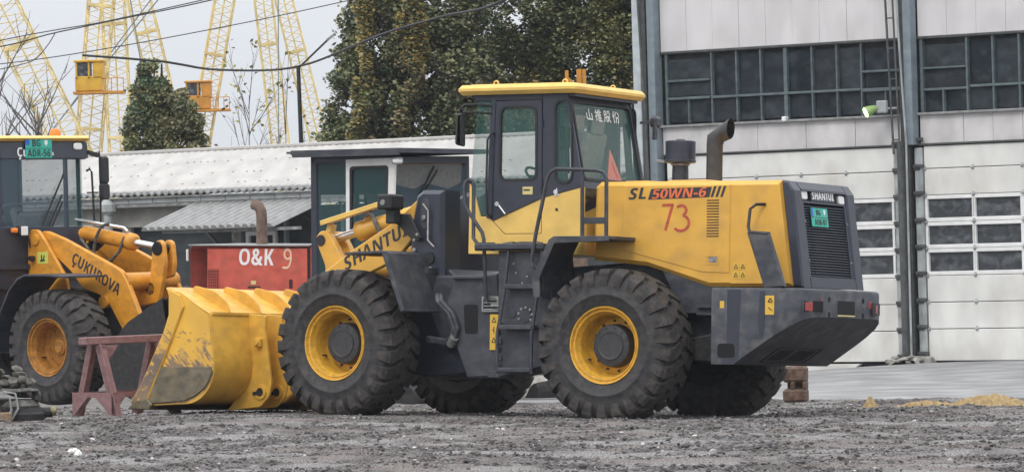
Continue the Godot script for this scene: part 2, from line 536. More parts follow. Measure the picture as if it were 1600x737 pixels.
func stone_mesh(seed_: int) -> ArrayMesh:
	var r := RandomNumberGenerator.new()
	r.seed = seed_
	var b := Build.new()
	var top := []
	var mid := []
	var low := []
	for k in 5:
		var w := TAU * k / 5.0 + r.randf_range(-0.35, 0.35)
		var e := r.randf_range(0.7, 1.1)
		mid.append(V(cos(w) * e, r.randf_range(-0.05, 0.25), sin(w) * e))
		top.append(V(cos(w) * e * 0.5, r.randf_range(0.45, 0.75), sin(w) * e * 0.5))
		low.append(V(cos(w) * e * 0.7, -0.6, sin(w) * e * 0.7))
	for k in 5:
		var j := (k + 1) % 5
		b.quad(low[k], mid[k], mid[j], low[j]); b.quad(mid[k], top[k], top[j], mid[j])
	var t := top.duplicate()
	t.reverse()
	b.fan(t)
	return b.mesh()

func make_ground():
	structure(obj("ground", sheet_mesh(-260, 260, 130, 10, -400, 205, func(x, z): return base_height(x, z) - 0.13), M.earth), "grey earth of the works yard reaching to the horizon")
	structure(obj("gravel_yard", sheet_mesh(-9, 10.5, 330, -32.5, -60.5, 530, yard_height, gravel_color), M.gravel), "grey brown gravel yard with ruts and loose stones in front of the machines")
	var ap := obj("concrete_apron", sheet_mesh(-2, 16, 120, -58.2, -90, 200, func(x, z): return apron_height(x, z)), M.concrete)
	structure(ap, "smooth grey concrete apron rising to the workshop doors")
	for kind in 3:
		var at := []
		var col := []
		var want: int = [24000, 26000, 11000][kind]
		while at.size() < want:
			var z := -rng.randf_range(35.0, 58.5)
			var half := 0.122 * -z
			var x := clampf(rng.randf_range(-half, half), -7.9, 9.4)
			if rng.randf() > 0.04 + pow(rough_share(x, z), 1.5): continue
			if kind == 2 and near_loader(x, -z) > 0.5: continue
			var s: float = [rng.randf_range(0.005, 0.013), rng.randf_range(0.009, 0.02), rng.randf_range(0.014, 0.03) * (1.0 + 0.8 * pow(rng.randf(), 9.0))][kind]
			var bs := Basis.from_euler(V(rng.randf_range(-0.4, 0.4), rng.randf_range(0, TAU), rng.randf_range(-0.4, 0.4))) * Basis.from_scale(V(s * rng.randf_range(0.8, 1.5), s * rng.randf_range(0.6, 1.0), s))
			at.append(Transform3D(bs, V(x, yard_height(x, z) + s * 0.15, z)))
			var g := rng.randf_range(0.04, 0.21)
			if rng.randf() < 0.012: g = rng.randf_range(0.35, 0.55)
			col.append(Color(g, g * rng.randf_range(0.9, 0.98), g * rng.randf_range(0.88, 1.0)))
		var o := many("gravel_stones", stone_mesh(60 + kind), at, col, M.stone)
		tag(o, ["fine grey grit strewn over the gravel yard", "small grey stones strewn over the gravel yard", "larger dark stones lying loose on the gravel yard"][kind], "gravel", "", "stuff")
	# heaps of sand by the edge of the concrete
	for s in [[4.22, -53.4, 0.15, 0.24, 0.19, "small pointed heap of yellow sand left of the long sand heap"], [4.98, -53.9, 0.7, 0.4, 0.13, "low spread of yellow sand between the pointed heap and the long heap"], [5.72, -54.2, 0.8, 0.55, 0.18, "long mound of yellow sand at the edge of the concrete"]]:
		var x0: float = s[0]
		var z0: float = s[1]
		var f := func(x, z):
			var e := Vector2((x - x0) / s[2], (z - z0) / s[3]).length()
			var lump := 1.0 + 0.9 * noise.get_noise_2d(x * 60.0 + s[4] * 900, z * 60.0)
			return yard_height(x, z) - 0.03 + s[4] * maxf(0.0, cos(clampf(e * (0.8 + 0.2 * lump), 0, 1) * PI) * 0.5 + 0.5 - 0.05) + 0.018 * noise.get_noise_2d(x * 120.0, z * 120.0)
		tag(obj("sand_heap", sheet_mesh(x0 - s[2] * 1.05, x0 + s[2] * 1.05, 70, z0 - s[3] * 1.05, z0 + s[3] * 1.05, 40, f), M.sand), s[5], "sand", "sand heaps at the concrete edge")
	var lumps := Build.new()
	for k in 7:
		lumps.lathe([Vector2(0, -0.02), Vector2(0.02, 0.0), Vector2(0.03, 0.022), Vector2(0.014, 0.045), Vector2(0, 0.05)], 6, Transform3D(Basis.from_euler(V(k * 0.7, k * 1.3, 0)), V(-0.045 + 0.014 * k, 0.012 * (k % 3), 0.016 * ((k * 2) % 3))))
	tag(obj("white_lump", lumps, plain(lin(0.75, 0.75, 0.74), 0.8), self, Transform3D(Basis(), V(-3.95, yard_height(-3.95, -40.0) + 0.02, -40.0))), "crumpled white lump lying on the gravel at lower left", "litter")


# ---- wheels: axis along z, outer side +z ----
func tyre_mesh() -> Array:
	var b := Build.new()
	var half := [Vector2(0.395, 0.225), Vector2(0.41, 0.25), Vector2(0.45, 0.268), Vector2(0.53, 0.29), Vector2(0.535, 0.296), Vector2(0.55, 0.297), Vector2(0.555, 0.292), Vector2(0.62, 0.29), Vector2(0.70, 0.274), Vector2(0.75, 0.245), Vector2(0.776, 0.19), Vector2(0.786, 0.1), Vector2(0.787, 0.0)]
	var prof := []
	for q in half: prof.append(q)
	for k in range(half.size() - 2, -1, -1): prof.append(Vector2(half[k].x, -half[k].y))
	prof.reverse()
	b.lathe(prof, 64, axis_z(Vector3()), true)
	var carcass := b
	b = Build.new()
	# top radius, top z, base radius, base z, shift along the tread, half width
	var st := [[0.63, 0.29, 0.62, 0.262, 0.0, 0.05], [0.7, 0.299, 0.685, 0.24, 0.0, 0.055], [0.765, 0.292, 0.72, 0.22, 0.0, 0.06], [0.803, 0.262, 0.74, 0.18, 0.004, 0.064], [0.818, 0.2, 0.75, 0.17, 0.012, 0.067], [0.822, 0.125, 0.75, 0.12, 0.05, 0.068], [0.824, 0.06, 0.75, 0.06, 0.085, 0.064], [0.824, -0.01, 0.75, -0.01, 0.055, 0.06]]
	for side in [1, -1]:
		for k in 26:
			var phi := TAU * (k + (0.5 if side < 0 else 0.0)) / 26.0
			var rows := []
			for s in st:
				var q := func(r: float, z: float, sh: float) -> Vector3:
					var a := phi + sh / 0.8
					return V(cos(a) * r, sin(a) * r, z * side)
				rows.append([q.call(s[2], s[3], s[4] - s[5] * 1.22), q.call(s[0], s[1], s[4] - s[5]), q.call(s[0], s[1], s[4] + s[5]), q.call(s[2], s[3], s[4] + s[5] * 1.22)])
			for i in rows.size() - 1:
				for j in 3:
					var f := [rows[i][j], rows[i][j + 1], rows[i + 1][j + 1], rows[i + 1][j]]
					if side < 0: f.reverse()
					b.quad(f[0], f[1], f[2], f[3])
			for e in [0, rows.size() - 1]:
				var f: Array = rows[e].duplicate()
				if (e == 0) != (side < 0): f.reverse()
				b.fan(f)
	return [carcass.mesh(), b.mesh()]
func make_wheel(parent: Node, t: Transform3D, rim_mat, hub_mat, hub_z := 0.11, hub_size := 1.0):
	var w := node("wheel", parent, t)
	if not meshes.has("tyre"): meshes.tyre = tyre_mesh()
	obj("tyre", meshes.tyre[0], M.tyre, w)
	obj("tread", meshes.tyre[1], M.tread, w)
	var r := Build.new()
	r.lathe([Vector2(0.0, -0.02), Vector2(0.12, -0.02), Vector2(0.3, -0.05), Vector2(0.325, 0.0), Vector2(0.335, 0.16), Vector2(0.352, 0.2), Vector2(0.362, 0.235), Vector2(0.372, 0.238), Vector2(0.378, 0.225), Vector2(0.39, 0.228), Vector2(0.4, 0.262), Vector2(0.412, 0.266), Vector2(0.418, 0.25), Vector2(0.418, 0.2)].map(func(q): return q), 48, axis_z(Vector3()))
	obj("rim", r, rim_mat, w)
	r = Build.new()
	r.lathe([Vector2(0.405, -0.26), Vector2(0.4, -0.23), Vector2(0.34, -0.2), Vector2(0.31, -0.06), Vector2(0.0, -0.06)], 32, axis_z(Vector3()))
	obj("brake_side", r, M.underside, w)
	var h := Build.new()
	h.lathe([Vector2(0.235, -0.03), Vector2(0.225, hub_z - 0.03), Vector2(0.215, hub_z - 0.012), Vector2(0.16, hub_z), Vector2(0.155, hub_z + 0.012), Vector2(0.145, hub_z + 0.014), Vector2(0.13, hub_z + 0.008), Vector2(0.0, hub_z + 0.008)].map(func(q): return Vector2(q.x * hub_size, q.y)), 36, axis_z(Vector3()))
	obj("hub", h, hub_mat, w)
	var bolts := Build.new()
	for k in 12:
		var a := TAU * k / 12.0
		bolts.lathe([Vector2(0.014, -0.03), Vector2(0.014, 0.012), Vector2(0, 0.014)], 6, axis_z(V(cos(a) * 0.27, sin(a) * 0.27, -0.03)))
		bolts.lathe([Vector2(0.011, 0), Vector2(0.011, 0.012), Vector2(0, 0.014)], 6, axis_z(V(cos(a + 0.2) * 0.19, sin(a + 0.2) * 0.19, hub_z - 0.01)))
	obj("wheel_bolts", bolts, hub_mat, w)
	var vs := Build.new()
	vs.tube([V(-0.3, -0.12, 0.02), V(-0.27, -0.12, 0.1), V(-0.26, -0.12, 0.14)], 0.01, 6)
	obj("valve_stem", vs, M.black, w)


# ---- the big yellow loader (x towards its rear, z towards the camera) ----
func far(t: Transform3D) -> Transform3D:   # the same piece on the other flank
	return t
func make_loader():
	var L := node("wheel_loader", self, loader)
	tag(L, "big yellow articulated wheel loader with dark lower body and red 73 on its hood", "wheel loader")
	var F := loader.affine_inverse() * loader_front     # the front half, turned a little at the hinge
	# hood
	var b := Build.new()
	var hood := P2([-0.48, 1.71, 0.178, 1.643, 0.936, 1.416, 1.93, 1.42, 1.785, 2.545, -0.40, 2.552, -0.46, 2.5])
	b.prism(hood, -0.75, 0.75, 0.045)
	obj("hood", b, M.yellow, L)
	for side in [1, -1]:
		b = Build.new()
		b.prism(P2([-0.1, 2.505, 1.185, 2.5, 1.18, 1.565, 0.86, 1.575, -0.118, 1.815]), 0.749, 0.757, 0.004, Transform3D(Basis.from_scale(V(1, 1, side)), Vector3()))
		b.prism(P2([1.2, 2.5, 1.77, 2.5, 1.9, 1.45, 1.195, 1.45]), 0.749, 0.755, 0.003, Transform3D(Basis.from_scale(V(1, 1, side)), Vector3()))
		obj("hood_side_panel", b, M.yellow, L)
	b = Build.new()
	b.bar(V(0.6, 2.557, -0.6), V(0.6, 2.557, 0.6), 0.5, 0.02, Vector3.UP, 0.008)
	b.bar(V(0.0, 2.557, 0.62), V(0.0, 2.557, 0.4), 0.3, 0.014, Vector3.UP, 0.004)
	obj("hood_top_cover", b, M.yellow, L)
	for k in 14:
		b = Build.new()
		b.box(V(0.98, 2.338 - k * 0.0295, 0.7585), V(0.145, 0.011, 0.004), 0.001)
		obj("vent_slot", b, plain_dark(), L)
	# lettering on the hood
	var at := func(x, y, z := 0.7605) -> Transform3D: return Transform3D(Basis(Vector3(1, 0, 0), V(0.04, 1, 0), V(0, 0, 1)), V(x, y, z))
	words("SL", 0.118, M.dark_print, L, at.call(0.075, 2.418) * Transform3D(Basis(Vector3(0, 0, 1), 0.03), Vector3()), 1.25, 0.25)
	b = Build.new()
	b.prism(P2([0.195, 2.352, 0.935, 2.372, 0.965, 2.482, 0.235, 2.468]), 0.7565, 0.7595)
	obj("model_strip", b, M.dark_print, L)
	words("50WN-6", 0.1, M.orange_print, L, at.call(0.575, 2.417, 0.762) * Transform3D(Basis(Vector3(0, 0, 1), 0.025), Vector3()), 1.28, 0.22)
	for k in 3:
		b = Build.new()
		var x := 0.95 + k * 0.058
		b.prism(P2([x, 2.373, x + 0.03, 2.374, x + 0.072, 2.49, x + 0.042, 2.489]), 0.7565, 0.7595)
		obj("model_stripe", b, M.dark_print, L)
	var s73 := strokes([[0.37, 2.29, 0.505, 2.295], [0.495, 2.295, 0.41, 2.02]], 0.03)
	var arc := []
	for k in 8: arc.append(Vector2(0.60 + 0.062 * cos(2.5 - k * 0.53), 2.235 + 0.052 * sin(2.5 - k * 0.53)))
	for k in 10: arc.append(Vector2(0.595 + 0.1 * cos(1.2 - k * 0.4), 2.1 + 0.085 * sin(1.2 - k * 0.4)))
	for k in arc.size() - 1: s73.bar(V(arc[k].x, arc[k].y, 0), V(arc[k + 1].x, arc[k + 1].y, 0.0004 * (k % 2)), 0.004, 0.03, V(0, 0, 1).cross(V(arc[k + 1].x - arc[k].x, arc[k + 1].y - arc[k].y, 0).normalized()))
	var n73 := obj("painted_number", s73, M.red_print, L, Transform3D(Basis(), V(0, 0, 0.759)))
	n73.set_meta("label", "red hand painted number 73 on the hood side")
	b = Build.new()
	b.frame(rect(0.9, 1.655, 1.055, 1.755), rect(0.915, 1.67, 1.04, 1.74), 0.752, 0.762)
	obj("latch_frame", b, M.yellow, L)
	b = Build.new()
	b.box(V(0.985, 1.705, 0.757), V(0.1, 0.06, 0.008), 0.003)
	b.cyl(V(0.985, 1.705, 0.757), V(0.985, 1.705, 0.772), 0.02, 10)
	obj("latch", b, M.steel, L)
	for k in 4:
		var c := V(1.262 + 0.082 * (k % 2), 1.635 - 0.09 * (k / 2), 0.757)
		b = Build.new()
		b.box(c, V(0.075, 0.08, 0.003), 0.001)
		obj("warning_label", b, M.label, L)
		b = strokes([[c.x - 0.022, c.y - 0.02, c.x, c.y + 0.02], [c.x, c.y + 0.02, c.x + 0.022, c.y - 0.02], [c.x - 0.022, c.y - 0.02, c.x + 0.022, c.y - 0.02]], 0.006)
		obj("label_mark", b, M.dark_print, L, Transform3D(Basis(), V(0, 0, 0.76)))
	# breather and exhaust
	b = Build.new()
	b.lathe([Vector2(0.1, 2.54), Vector2(0.1, 2.56), Vector2(0.092, 2.56), Vector2(0.088, 2.77), Vector2(0.16, 2.785), Vector2(0.172, 2.79), Vector2(0.172, 2.81), Vector2(0.165, 2.815), Vector2(0.165, 3.015), Vector2(0.155, 3.025), Vector2(0.05, 3.03), Vector2(0.045, 3.042), Vector2(0, 3.045)], 28, Transform3D(Basis(), V(0.19, 0, 0)))
	obj("air_intake", b, M.slate_clean, L)
	b = Build.new()
	b.lathe([Vector2(0.1, 2.755), Vector2(0.103, 2.757), Vector2(0.103, 2.77), Vector2(0.1, 2.772)], 24, Transform3D(Basis(), V(0.19, 0, 0)))
	b.bar(V(0.02, 2.8, 0.05), V(-0.06, 2.81, 0.08), 0.04, 0.03)
	obj("intake_clamp", b, M.steel, L)
	b = Build.new()
	var pipe := []
	for q in [[0.605, 2.5, 0.0, 0.089, 0.089, 0.0], [0.608, 2.98, 0.0, 0.089, 0.089, 0.0], [0.618, 3.035, 0.05, 0.092, 0.09, 0.0], [0.70, 3.10, 0.105, 0.06, 0.094, 0.0], [0.80, 3.15, 0.115, 0.022, 0.098, 0.0]]:
		var ring := []
		for k in 24:
			var w := TAU * k / 24.0
			ring.append(V(q[0] - q[3] * sin(w) * (1.0 if q[2] < 0.1 else -0.2), q[1] + q[2] * sin(w), q[4] * cos(w)))
		pipe.append(ring)
	for i in pipe.size() - 1:
		for k in 24:
			var j := (k + 1) % 24
			b.quad(pipe[i][k], pipe[i][j], pipe[i + 1][j], pipe[i + 1][k], 1)
	obj("exhaust_pipe", b, M.exhaust, L)
	b = Build.new()
	var mouth := []
	var deep := []
	for k in 24:
		mouth.append(V(0.80, 3.15, 0) + (pipe[4][k] - V(0.80, 3.15, 0)) * 0.93)
		deep.append(V(0.70, 3.10, 0) + (pipe[4][k] - V(0.80, 3.15, 0)) * 0.8)
	for k in 24:
		var j := (k + 1) % 24
		b.quad(mouth[k], mouth[j], deep[j], deep[k], 1)
		b.quad(pipe[4][k], pipe[4][j], mouth[j], mouth[k])
	b.fan(deep)
	obj("exhaust_mouth", b, M.void, L)
	# rear grille house
	b = Build.new()
	b.prism(P2([1.787, 2.547, 1.935, 1.42, 2.06, 1.41, 1.93, 2.44, 1.86, 2.535]), -0.755, -0.55, 0.02)
	b.prism(P2([1.787, 2.547, 1.935, 1.42, 2.06, 1.41, 1.93, 2.44, 1.86, 2.535]), 0.55, 0.755, 0.02)
	b.prism(P2([1.787, 2.546, 1.798, 2.463, 1.922, 2.463, 1.928, 2.44, 1.86, 2.534]), -0.552, 0.552, 0.0)
	b.prism(P2([1.921, 1.52, 1.935, 1.421, 2.058, 1.411, 2.045, 1.52]), -0.552, 0.552, 0.0)
	obj("grille_surround", b, M.slate_clean, L)
	var G := Transform3D(Basis(V(0, 0, -1), V(-0.127, 0.992, 0), V(0.992, 0.127, 0)), V(2.025, 1.5, 0))    # grille plane: x across, y up the slope, z out
	b = Build.new()
	b.box(V(0, 0.48, -0.06), V(1.1, 1.0, 0.02))
	obj("radiator", b, M.void, L, G)
	b = Build.new()
	b.box(V(-0.12, 0.32, -0.045), V(0.3, 0.55, 0.01))
	obj("radiator_plate", b, M.underside, L, G)
	for k in 27:
		b = Build.new()
		b.box(V(0, 0.045 + 0.0285 * k, -0.02), V(1.0, 0.013, 0.03), 0.003, Transform3D(Basis(), Vector3()))
		obj("grille_slat", b, M.slate_clean, L, G)
	b = Build.new()
	b.frame(rect(-0.548, 0.0, 0.548, 0.84), rect(-0.5, 0.03, 0.5, 0.82), -0.03, 0.004)
	obj("grille_frame", b, M.slate_clean, L, G)
	b = Build.new()
	b.box(V(0, 0.9, -0.035), V(1.09, 0.13, 0.02))
	obj("lamp_recess", b, M.black, L, G)
	for s in [-0.45, 0.46]:
		b = Build.new()
		b.prism(rounded(rect(-0.07, -0.048, 0.07, 0.048), 0.03), -0.03, 0.005, 0.008, Transform3D(Basis(), V(s, 0.895 - 0.01 * signf(s), 0)))
		obj("work_lamp", b, M.lens, L, G)
	b = Build.new()
	b.box(V(-0.02, 0.905, -0.008), V(0.56, 0.125, 0.03), 0.006)
	obj("sign_board", b, M.slate_clean, L, G)
	words("SHANTUI", 0.078, M.white_print, L, G * Transform3D(Basis(), V(-0.02, 0.903, 0.01)), 1.14, 0.0)
	b = Build.new()
	b.box(V(0.0, 0.7, 0.012), V(0.4, 0.2, 0.01), 0.003, Transform3D(Basis(), V(-0.16, -0.03, 0)))
	var plate := obj("number_plate", b, M.plate_green, L, G)
	plate.set_meta("label", "green two line number plate on the rear grille")
	b = Build.new()
	b.box(V(-0.34, 0.72, 0.019), V(0.04, 0.09, 0.002))
	obj("plate_band", b, M.plate_blue, plate)
	b = Build.new()
	b.box(V(-0.16, 0.67, 0.0185), V(0.39, 0.006, 0.002))
	obj("plate_line", b, M.dark_print, plate)
	words("BG", 0.062, M.dark_print, plate, Transform3D(Basis(), V(-0.19, 0.722, 0.018)), 1.0)
	words("ADR-97", 0.062, M.dark_print, plate, Transform3D(Basis(), V(-0.15, 0.618, 0.018)), 1.0)
	b = Build.new()
	b.prism(P2([-0.02, 0.03, 0.02, 0.03, 0.02, -0.005, 0, -0.03, -0.02, -0.005]), 0.017, 0.02, 0, Transform3D(Basis(), V(-0.04, 0.725, 0)))
	obj("plate_crest", b, M.white_print, plate)
	for q in [[-0.52, 0.62], [0.525, 0.62], [-0.52, 0.2], [0.525, 0.2], [-0.62, -0.02]]:
		b = Build.new()
		b.lathe([Vector2(0.013, 0), Vector2(0.012, 0.012), Vector2(0, 0.016)], 8, axis_z(V(q[0], q[1], 0.003)))
		obj("grille_bolt", b, M.steel, L, G)
	# counterweight: plan outline, its bottom rising to the rear
	var plan := []
	for q in [[1.175, 1.15], [1.43, 1.15], [1.6, 1.15], [1.78, 1.145], [1.92, 1.12], [2.05, 1.06], [2.14, 0.96], [2.19, 0.82], [2.2, 0.66]]: plan.append(Vector2(q[0], q[1]))
	var under := func(x: float) -> float:
		if x < 1.43: return 0.59
		if x < 1.98: return lerpf(0.59, 0.95, (x - 1.43) / 0.55)
		return lerpf(0.95, 1.1, (x - 1.98) / 0.22)
	b = Build.new()
	for i in plan.size():
		var p: Vector2 = plan[i]
		if i + 1 < plan.size():
			var q: Vector2 = plan[i + 1]
			for s in [1, -1]:
				var rows := [[under.call(p.x), under.call(q.x), 1.0], [1.37, 1.37, 1.0], [1.392, 1.392, 0.99], [1.4, 1.4, 0.965]]
				for r in 3:
					var f := [V(p.x if r < 1 or true else 0.0, rows[r][0], p.y * rows[r][2] * s), V(q.x, rows[r][1], q.y * rows[r][2] * s), V(q.x, rows[r + 1][1], q.y * rows[r + 1][2] * s), V(p.x, rows[r + 1][0], p.y * rows[r + 1][2] * s)]
					if i >= 5:   # round the top edge of the rear face too
						for e in 4: f[e].x -= (1.0 - [rows[r][2], rows[r][2], rows[r + 1][2], rows[r + 1][2]][e]) * 0.8
					if s < 0: f.reverse()
					b.quad(f[0], f[1], f[2], f[3], 1)
			b.quad(V(p.x, under.call(p.x), -p.y), V(q.x, under.call(q.x), -q.y), V(q.x, under.call(q.x), q.y), V(p.x, under.call(p.x), p.y))
			var ip := p.x - (0.028 if i >= 5 else 0.0)
			var iq := q.x - (0.028 if i + 1 >= 5 else 0.0)
			b.quad(V(ip, 1.4, p.y * 0.965), V(iq, 1.4, q.y * 0.965), V(iq, 1.4, -q.y * 0.965), V(ip, 1.4, -p.y * 0.965))
	b.quad(V(2.2, 1.1, 0.66), V(2.2, 1.1, -0.66), V(2.2, 1.37, -0.66), V(2.2, 1.37, 0.66), 1)
	b.quad(V(2.2, 1.37, 0.66), V(2.2, 1.37, -0.66), V(2.192, 1.392, -0.653), V(2.192, 1.392, 0.653), 1)
	b.quad(V(2.192, 1.392, 0.653), V(2.192, 1.392, -0.653), V(2.172, 1.4, -0.637), V(2.172, 1.4, 0.637), 1)
	b.quad(V(1.175, 0.59, -1.15), V(1.175, 0.59, 1.15), V(1.175, 1.39, 1.15), V(1.175, 1.39, -1.15))
	obj("counterweight", b, M.slate_dusty, L)
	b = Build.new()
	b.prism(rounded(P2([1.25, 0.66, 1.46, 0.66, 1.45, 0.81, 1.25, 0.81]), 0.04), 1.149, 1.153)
	obj("tie_down_hole_shade", b, M.void, L)  # flat black plate, the shade of the hole put into its colour
	b = Build.new()
	b.prism(P2([1.36, 0.6, 1.41, 0.6, 1.5, 0.66, 1.52, 1.38, 1.36, 1.38]), 1.15, 1.1515)
	b.prism(P2([1.74, 1.36, 1.80, 1.36, 1.795, 0.98, 1.77, 0.88, 1.74, 0.9, 1.725, 1.0]), 1.148, 1.1508)
	obj("fresh_paint_streak", b, M.slate_clean, L)
	b = Build.new()
	b.box(V(1.86, 1.215, 1.135), V(0.1, 0.2, 0.004), 0.001, Transform3D(Basis(Vector3.UP, 0.14), V(-0.15, 0, 0.27)))
	obj("warning_label", b, M.label, L)
	b = Build.new()
	b.box(V(1.3, 1.22, 1.152), V(0.05, 0.075, 0.003), 0.001)
	obj("small_label", b, M.label, L)
	b = strokes([[1.835, 1.25, 1.86, 1.29], [1.86, 1.29, 1.885, 1.25], [1.835, 1.25, 1.885, 1.25], [1.84, 1.19, 1.88, 1.16]], 0.008)
	obj("label_mark", b, M.dark_print, L, Transform3D(Basis(), V(0, 0, 1.142)))
	for s in [1, -1]:
		var R := Transform3D(Basis(Vector3.UP, PI / 2 - 0.27 * s), V(2.178, 1.205, 0.80 * s))
		b = Build.new()
		b.frame(rect(-0.17, -0.07, 0.17, 0.07), rect(-0.155, -0.058, 0.155, 0.058), -0.01, 0.012)
		obj("light_surround", b, M.slate, L, R)
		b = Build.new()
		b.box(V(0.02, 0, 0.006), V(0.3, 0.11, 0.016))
		obj("light_pocket_shade", b, M.void, L, R)  # black block standing for the shade inside the lamp recess
		b = Build.new()
		b.box(V(-0.06, 0.0, 0.013), V(0.12, 0.09, 0.012), 0.004)
		obj("tail_light", b, M.red_lens, L, R)
		b = Build.new()
		b.box(V(2.201, 1.25, 0.6 * s), V(0.004, 0.08, 0.07))
		obj("reflector", b, M.red_lens, L)
		for y in [1.29, 1.13]:
			b = Build.new()
			b.lathe([Vector2(0.03, 0), Vector2(0.03, 0.003), Vector2(0, 0.003)], 12, axis_x(V(2.2, y, 0.42 * s)))
			obj("bolt_hole_shade", b, M.void, L)  # black disc instead of a hole, its shade given as colour
	b = Build.new()
	b.box(V(2.2, 1.205, 0), V(0.006, 0.15, 0.42), 0.002)
	obj("tow_pocket_shade", b, M.void, L)  # flat black slab painted as the shade of the tow recess
	b = Build.new()
	b.box(V(2.203, 1.122, 0), V(0.012, 0.015, 0.42), 0.003)
	obj("pocket_sill", b, M.label_cream, L)
	var S := Transform3D(Basis(V(0, 0, -1), V(0.837, 0.547, 0), V(0.547, -0.837, 0)), V(1.43, 0.59, 0))
	b = Build.new()
	b.frame(rect(-0.62, 0.06, 0.45, 0.34), rect(-0.6, 0.075, 0.43, 0.325), 0.0, 0.008)
	obj("belly_panel", b, M.underside, L, S)
	for k in 12:
		if k == 5: continue
		b = Build.new()
		b.prism(P2([-0.52 + k * 0.075, 0.1, -0.49 + k * 0.075, 0.1, -0.46 + k * 0.075, 0.29, -0.49 + k * 0.075, 0.29]), 0.0, 0.005)
		obj("belly_slot_shade", b, M.void, L, S)  # black strip coloured like the shaded inside of a slot
	# rear mudguard leaf and its hose
	b = Build.new()
	b.prism(P2([1.55, 1.98, 1.81, 1.965, 2.0, 1.41, 1.76, 1.39]), 1.03, 1.09, 0.012)
	b.bar(V(1.57, 1.99, 1.06), V(1.8, 1.975, 1.06), 0.07, 0.02)
	obj("mudguard", b, M.slate_dusty, L)
	b = Build.new()
	b.tube([V(1.6, 2.29, 0.76), V(1.545, 2.285, 0.86), V(1.505, 2.235, 0.92), V(1.5, 2.05, 0.95), V(1.56, 1.97, 1.03)], 0.017, 8)
	obj("grab_rail", b, M.black, L)
	# chassis behind the wheels
	b = Build.new()
	b.prism(P2([-1.5, 1.6, -1.3, 0.75, -0.5, 0.72, 1.2, 0.8, 1.2, 1.5, 0.9, 1.62, 0.1, 1.7]), -0.5, 0.5, 0.02)
	b.prism(P2([0.35, 1.6, 0.93, 1.42, 1.18, 1.42, 1.18, 1.13, 0.6, 1.13]), -0.72, 0.72, 0.01)
	obj("rear_chassis", b, M.slate, L)
	b = Build.new()
	b.bar(V(0.8, 1.21, 0.75), V(1.18, 1.205, 0.75), 0.05, 0.025)
	b.bar(V(0.8, 1.13, 0.75), V(1.18, 1.125, 0.75), 0.05, 0.025)
	b.tube([V(1.12, 1.33, 0.74), V(1.06, 1.36, 0.8), V(1.04, 1.31, 0.84), V(1.12, 1.25, 0.85)], 0.02, 8)
	obj("chassis_rail", b, M.slate_dusty, L)
	b = Build.new()
	b.tube([V(0, 0.78, -1.0), V(0, 0.78, -0.45), V(0, 0.78, -0.3), V(0, 0.78, 0.3), V(0, 0.78, 0.45), V(0, 0.78, 1.0)], [0.15, 0.16, 0.28, 0.28, 0.16, 0.15], 14)
	obj("rear_axle", b, M.underside, L)
	b = Build.new()
	b.prism(P2([0.6, 0.85, 0.8, 0.62, 1.15, 0.6, 1.2, 0.95]), -0.55, 0.8, 0.02)
	obj("engine_sump", b, M.underside, L)
	for s in [1, -1]:
		make_wheel(L, Transform3D(Basis(Vector3.UP, 0.0 if s > 0 else PI) * Basis(V(0, 0, 1), 0.11), V(0, 0.78, 1.1 if s > 0 else -1.26)), M.rim, M.hub)
		make_wheel(L, F * Transform3D(Basis(Vector3.UP, 0.0 if s > 0 else PI) * Basis(V(0, 0, 1), 0.05), V(-1.68, 0.78, 1.1 if s > 0 else -1.2)), M.rim, M.hub)
	loader_cab(L)
	loader_steps(L)
	loader_front_half(L, F)

func plain_dark(): return M.brown_void

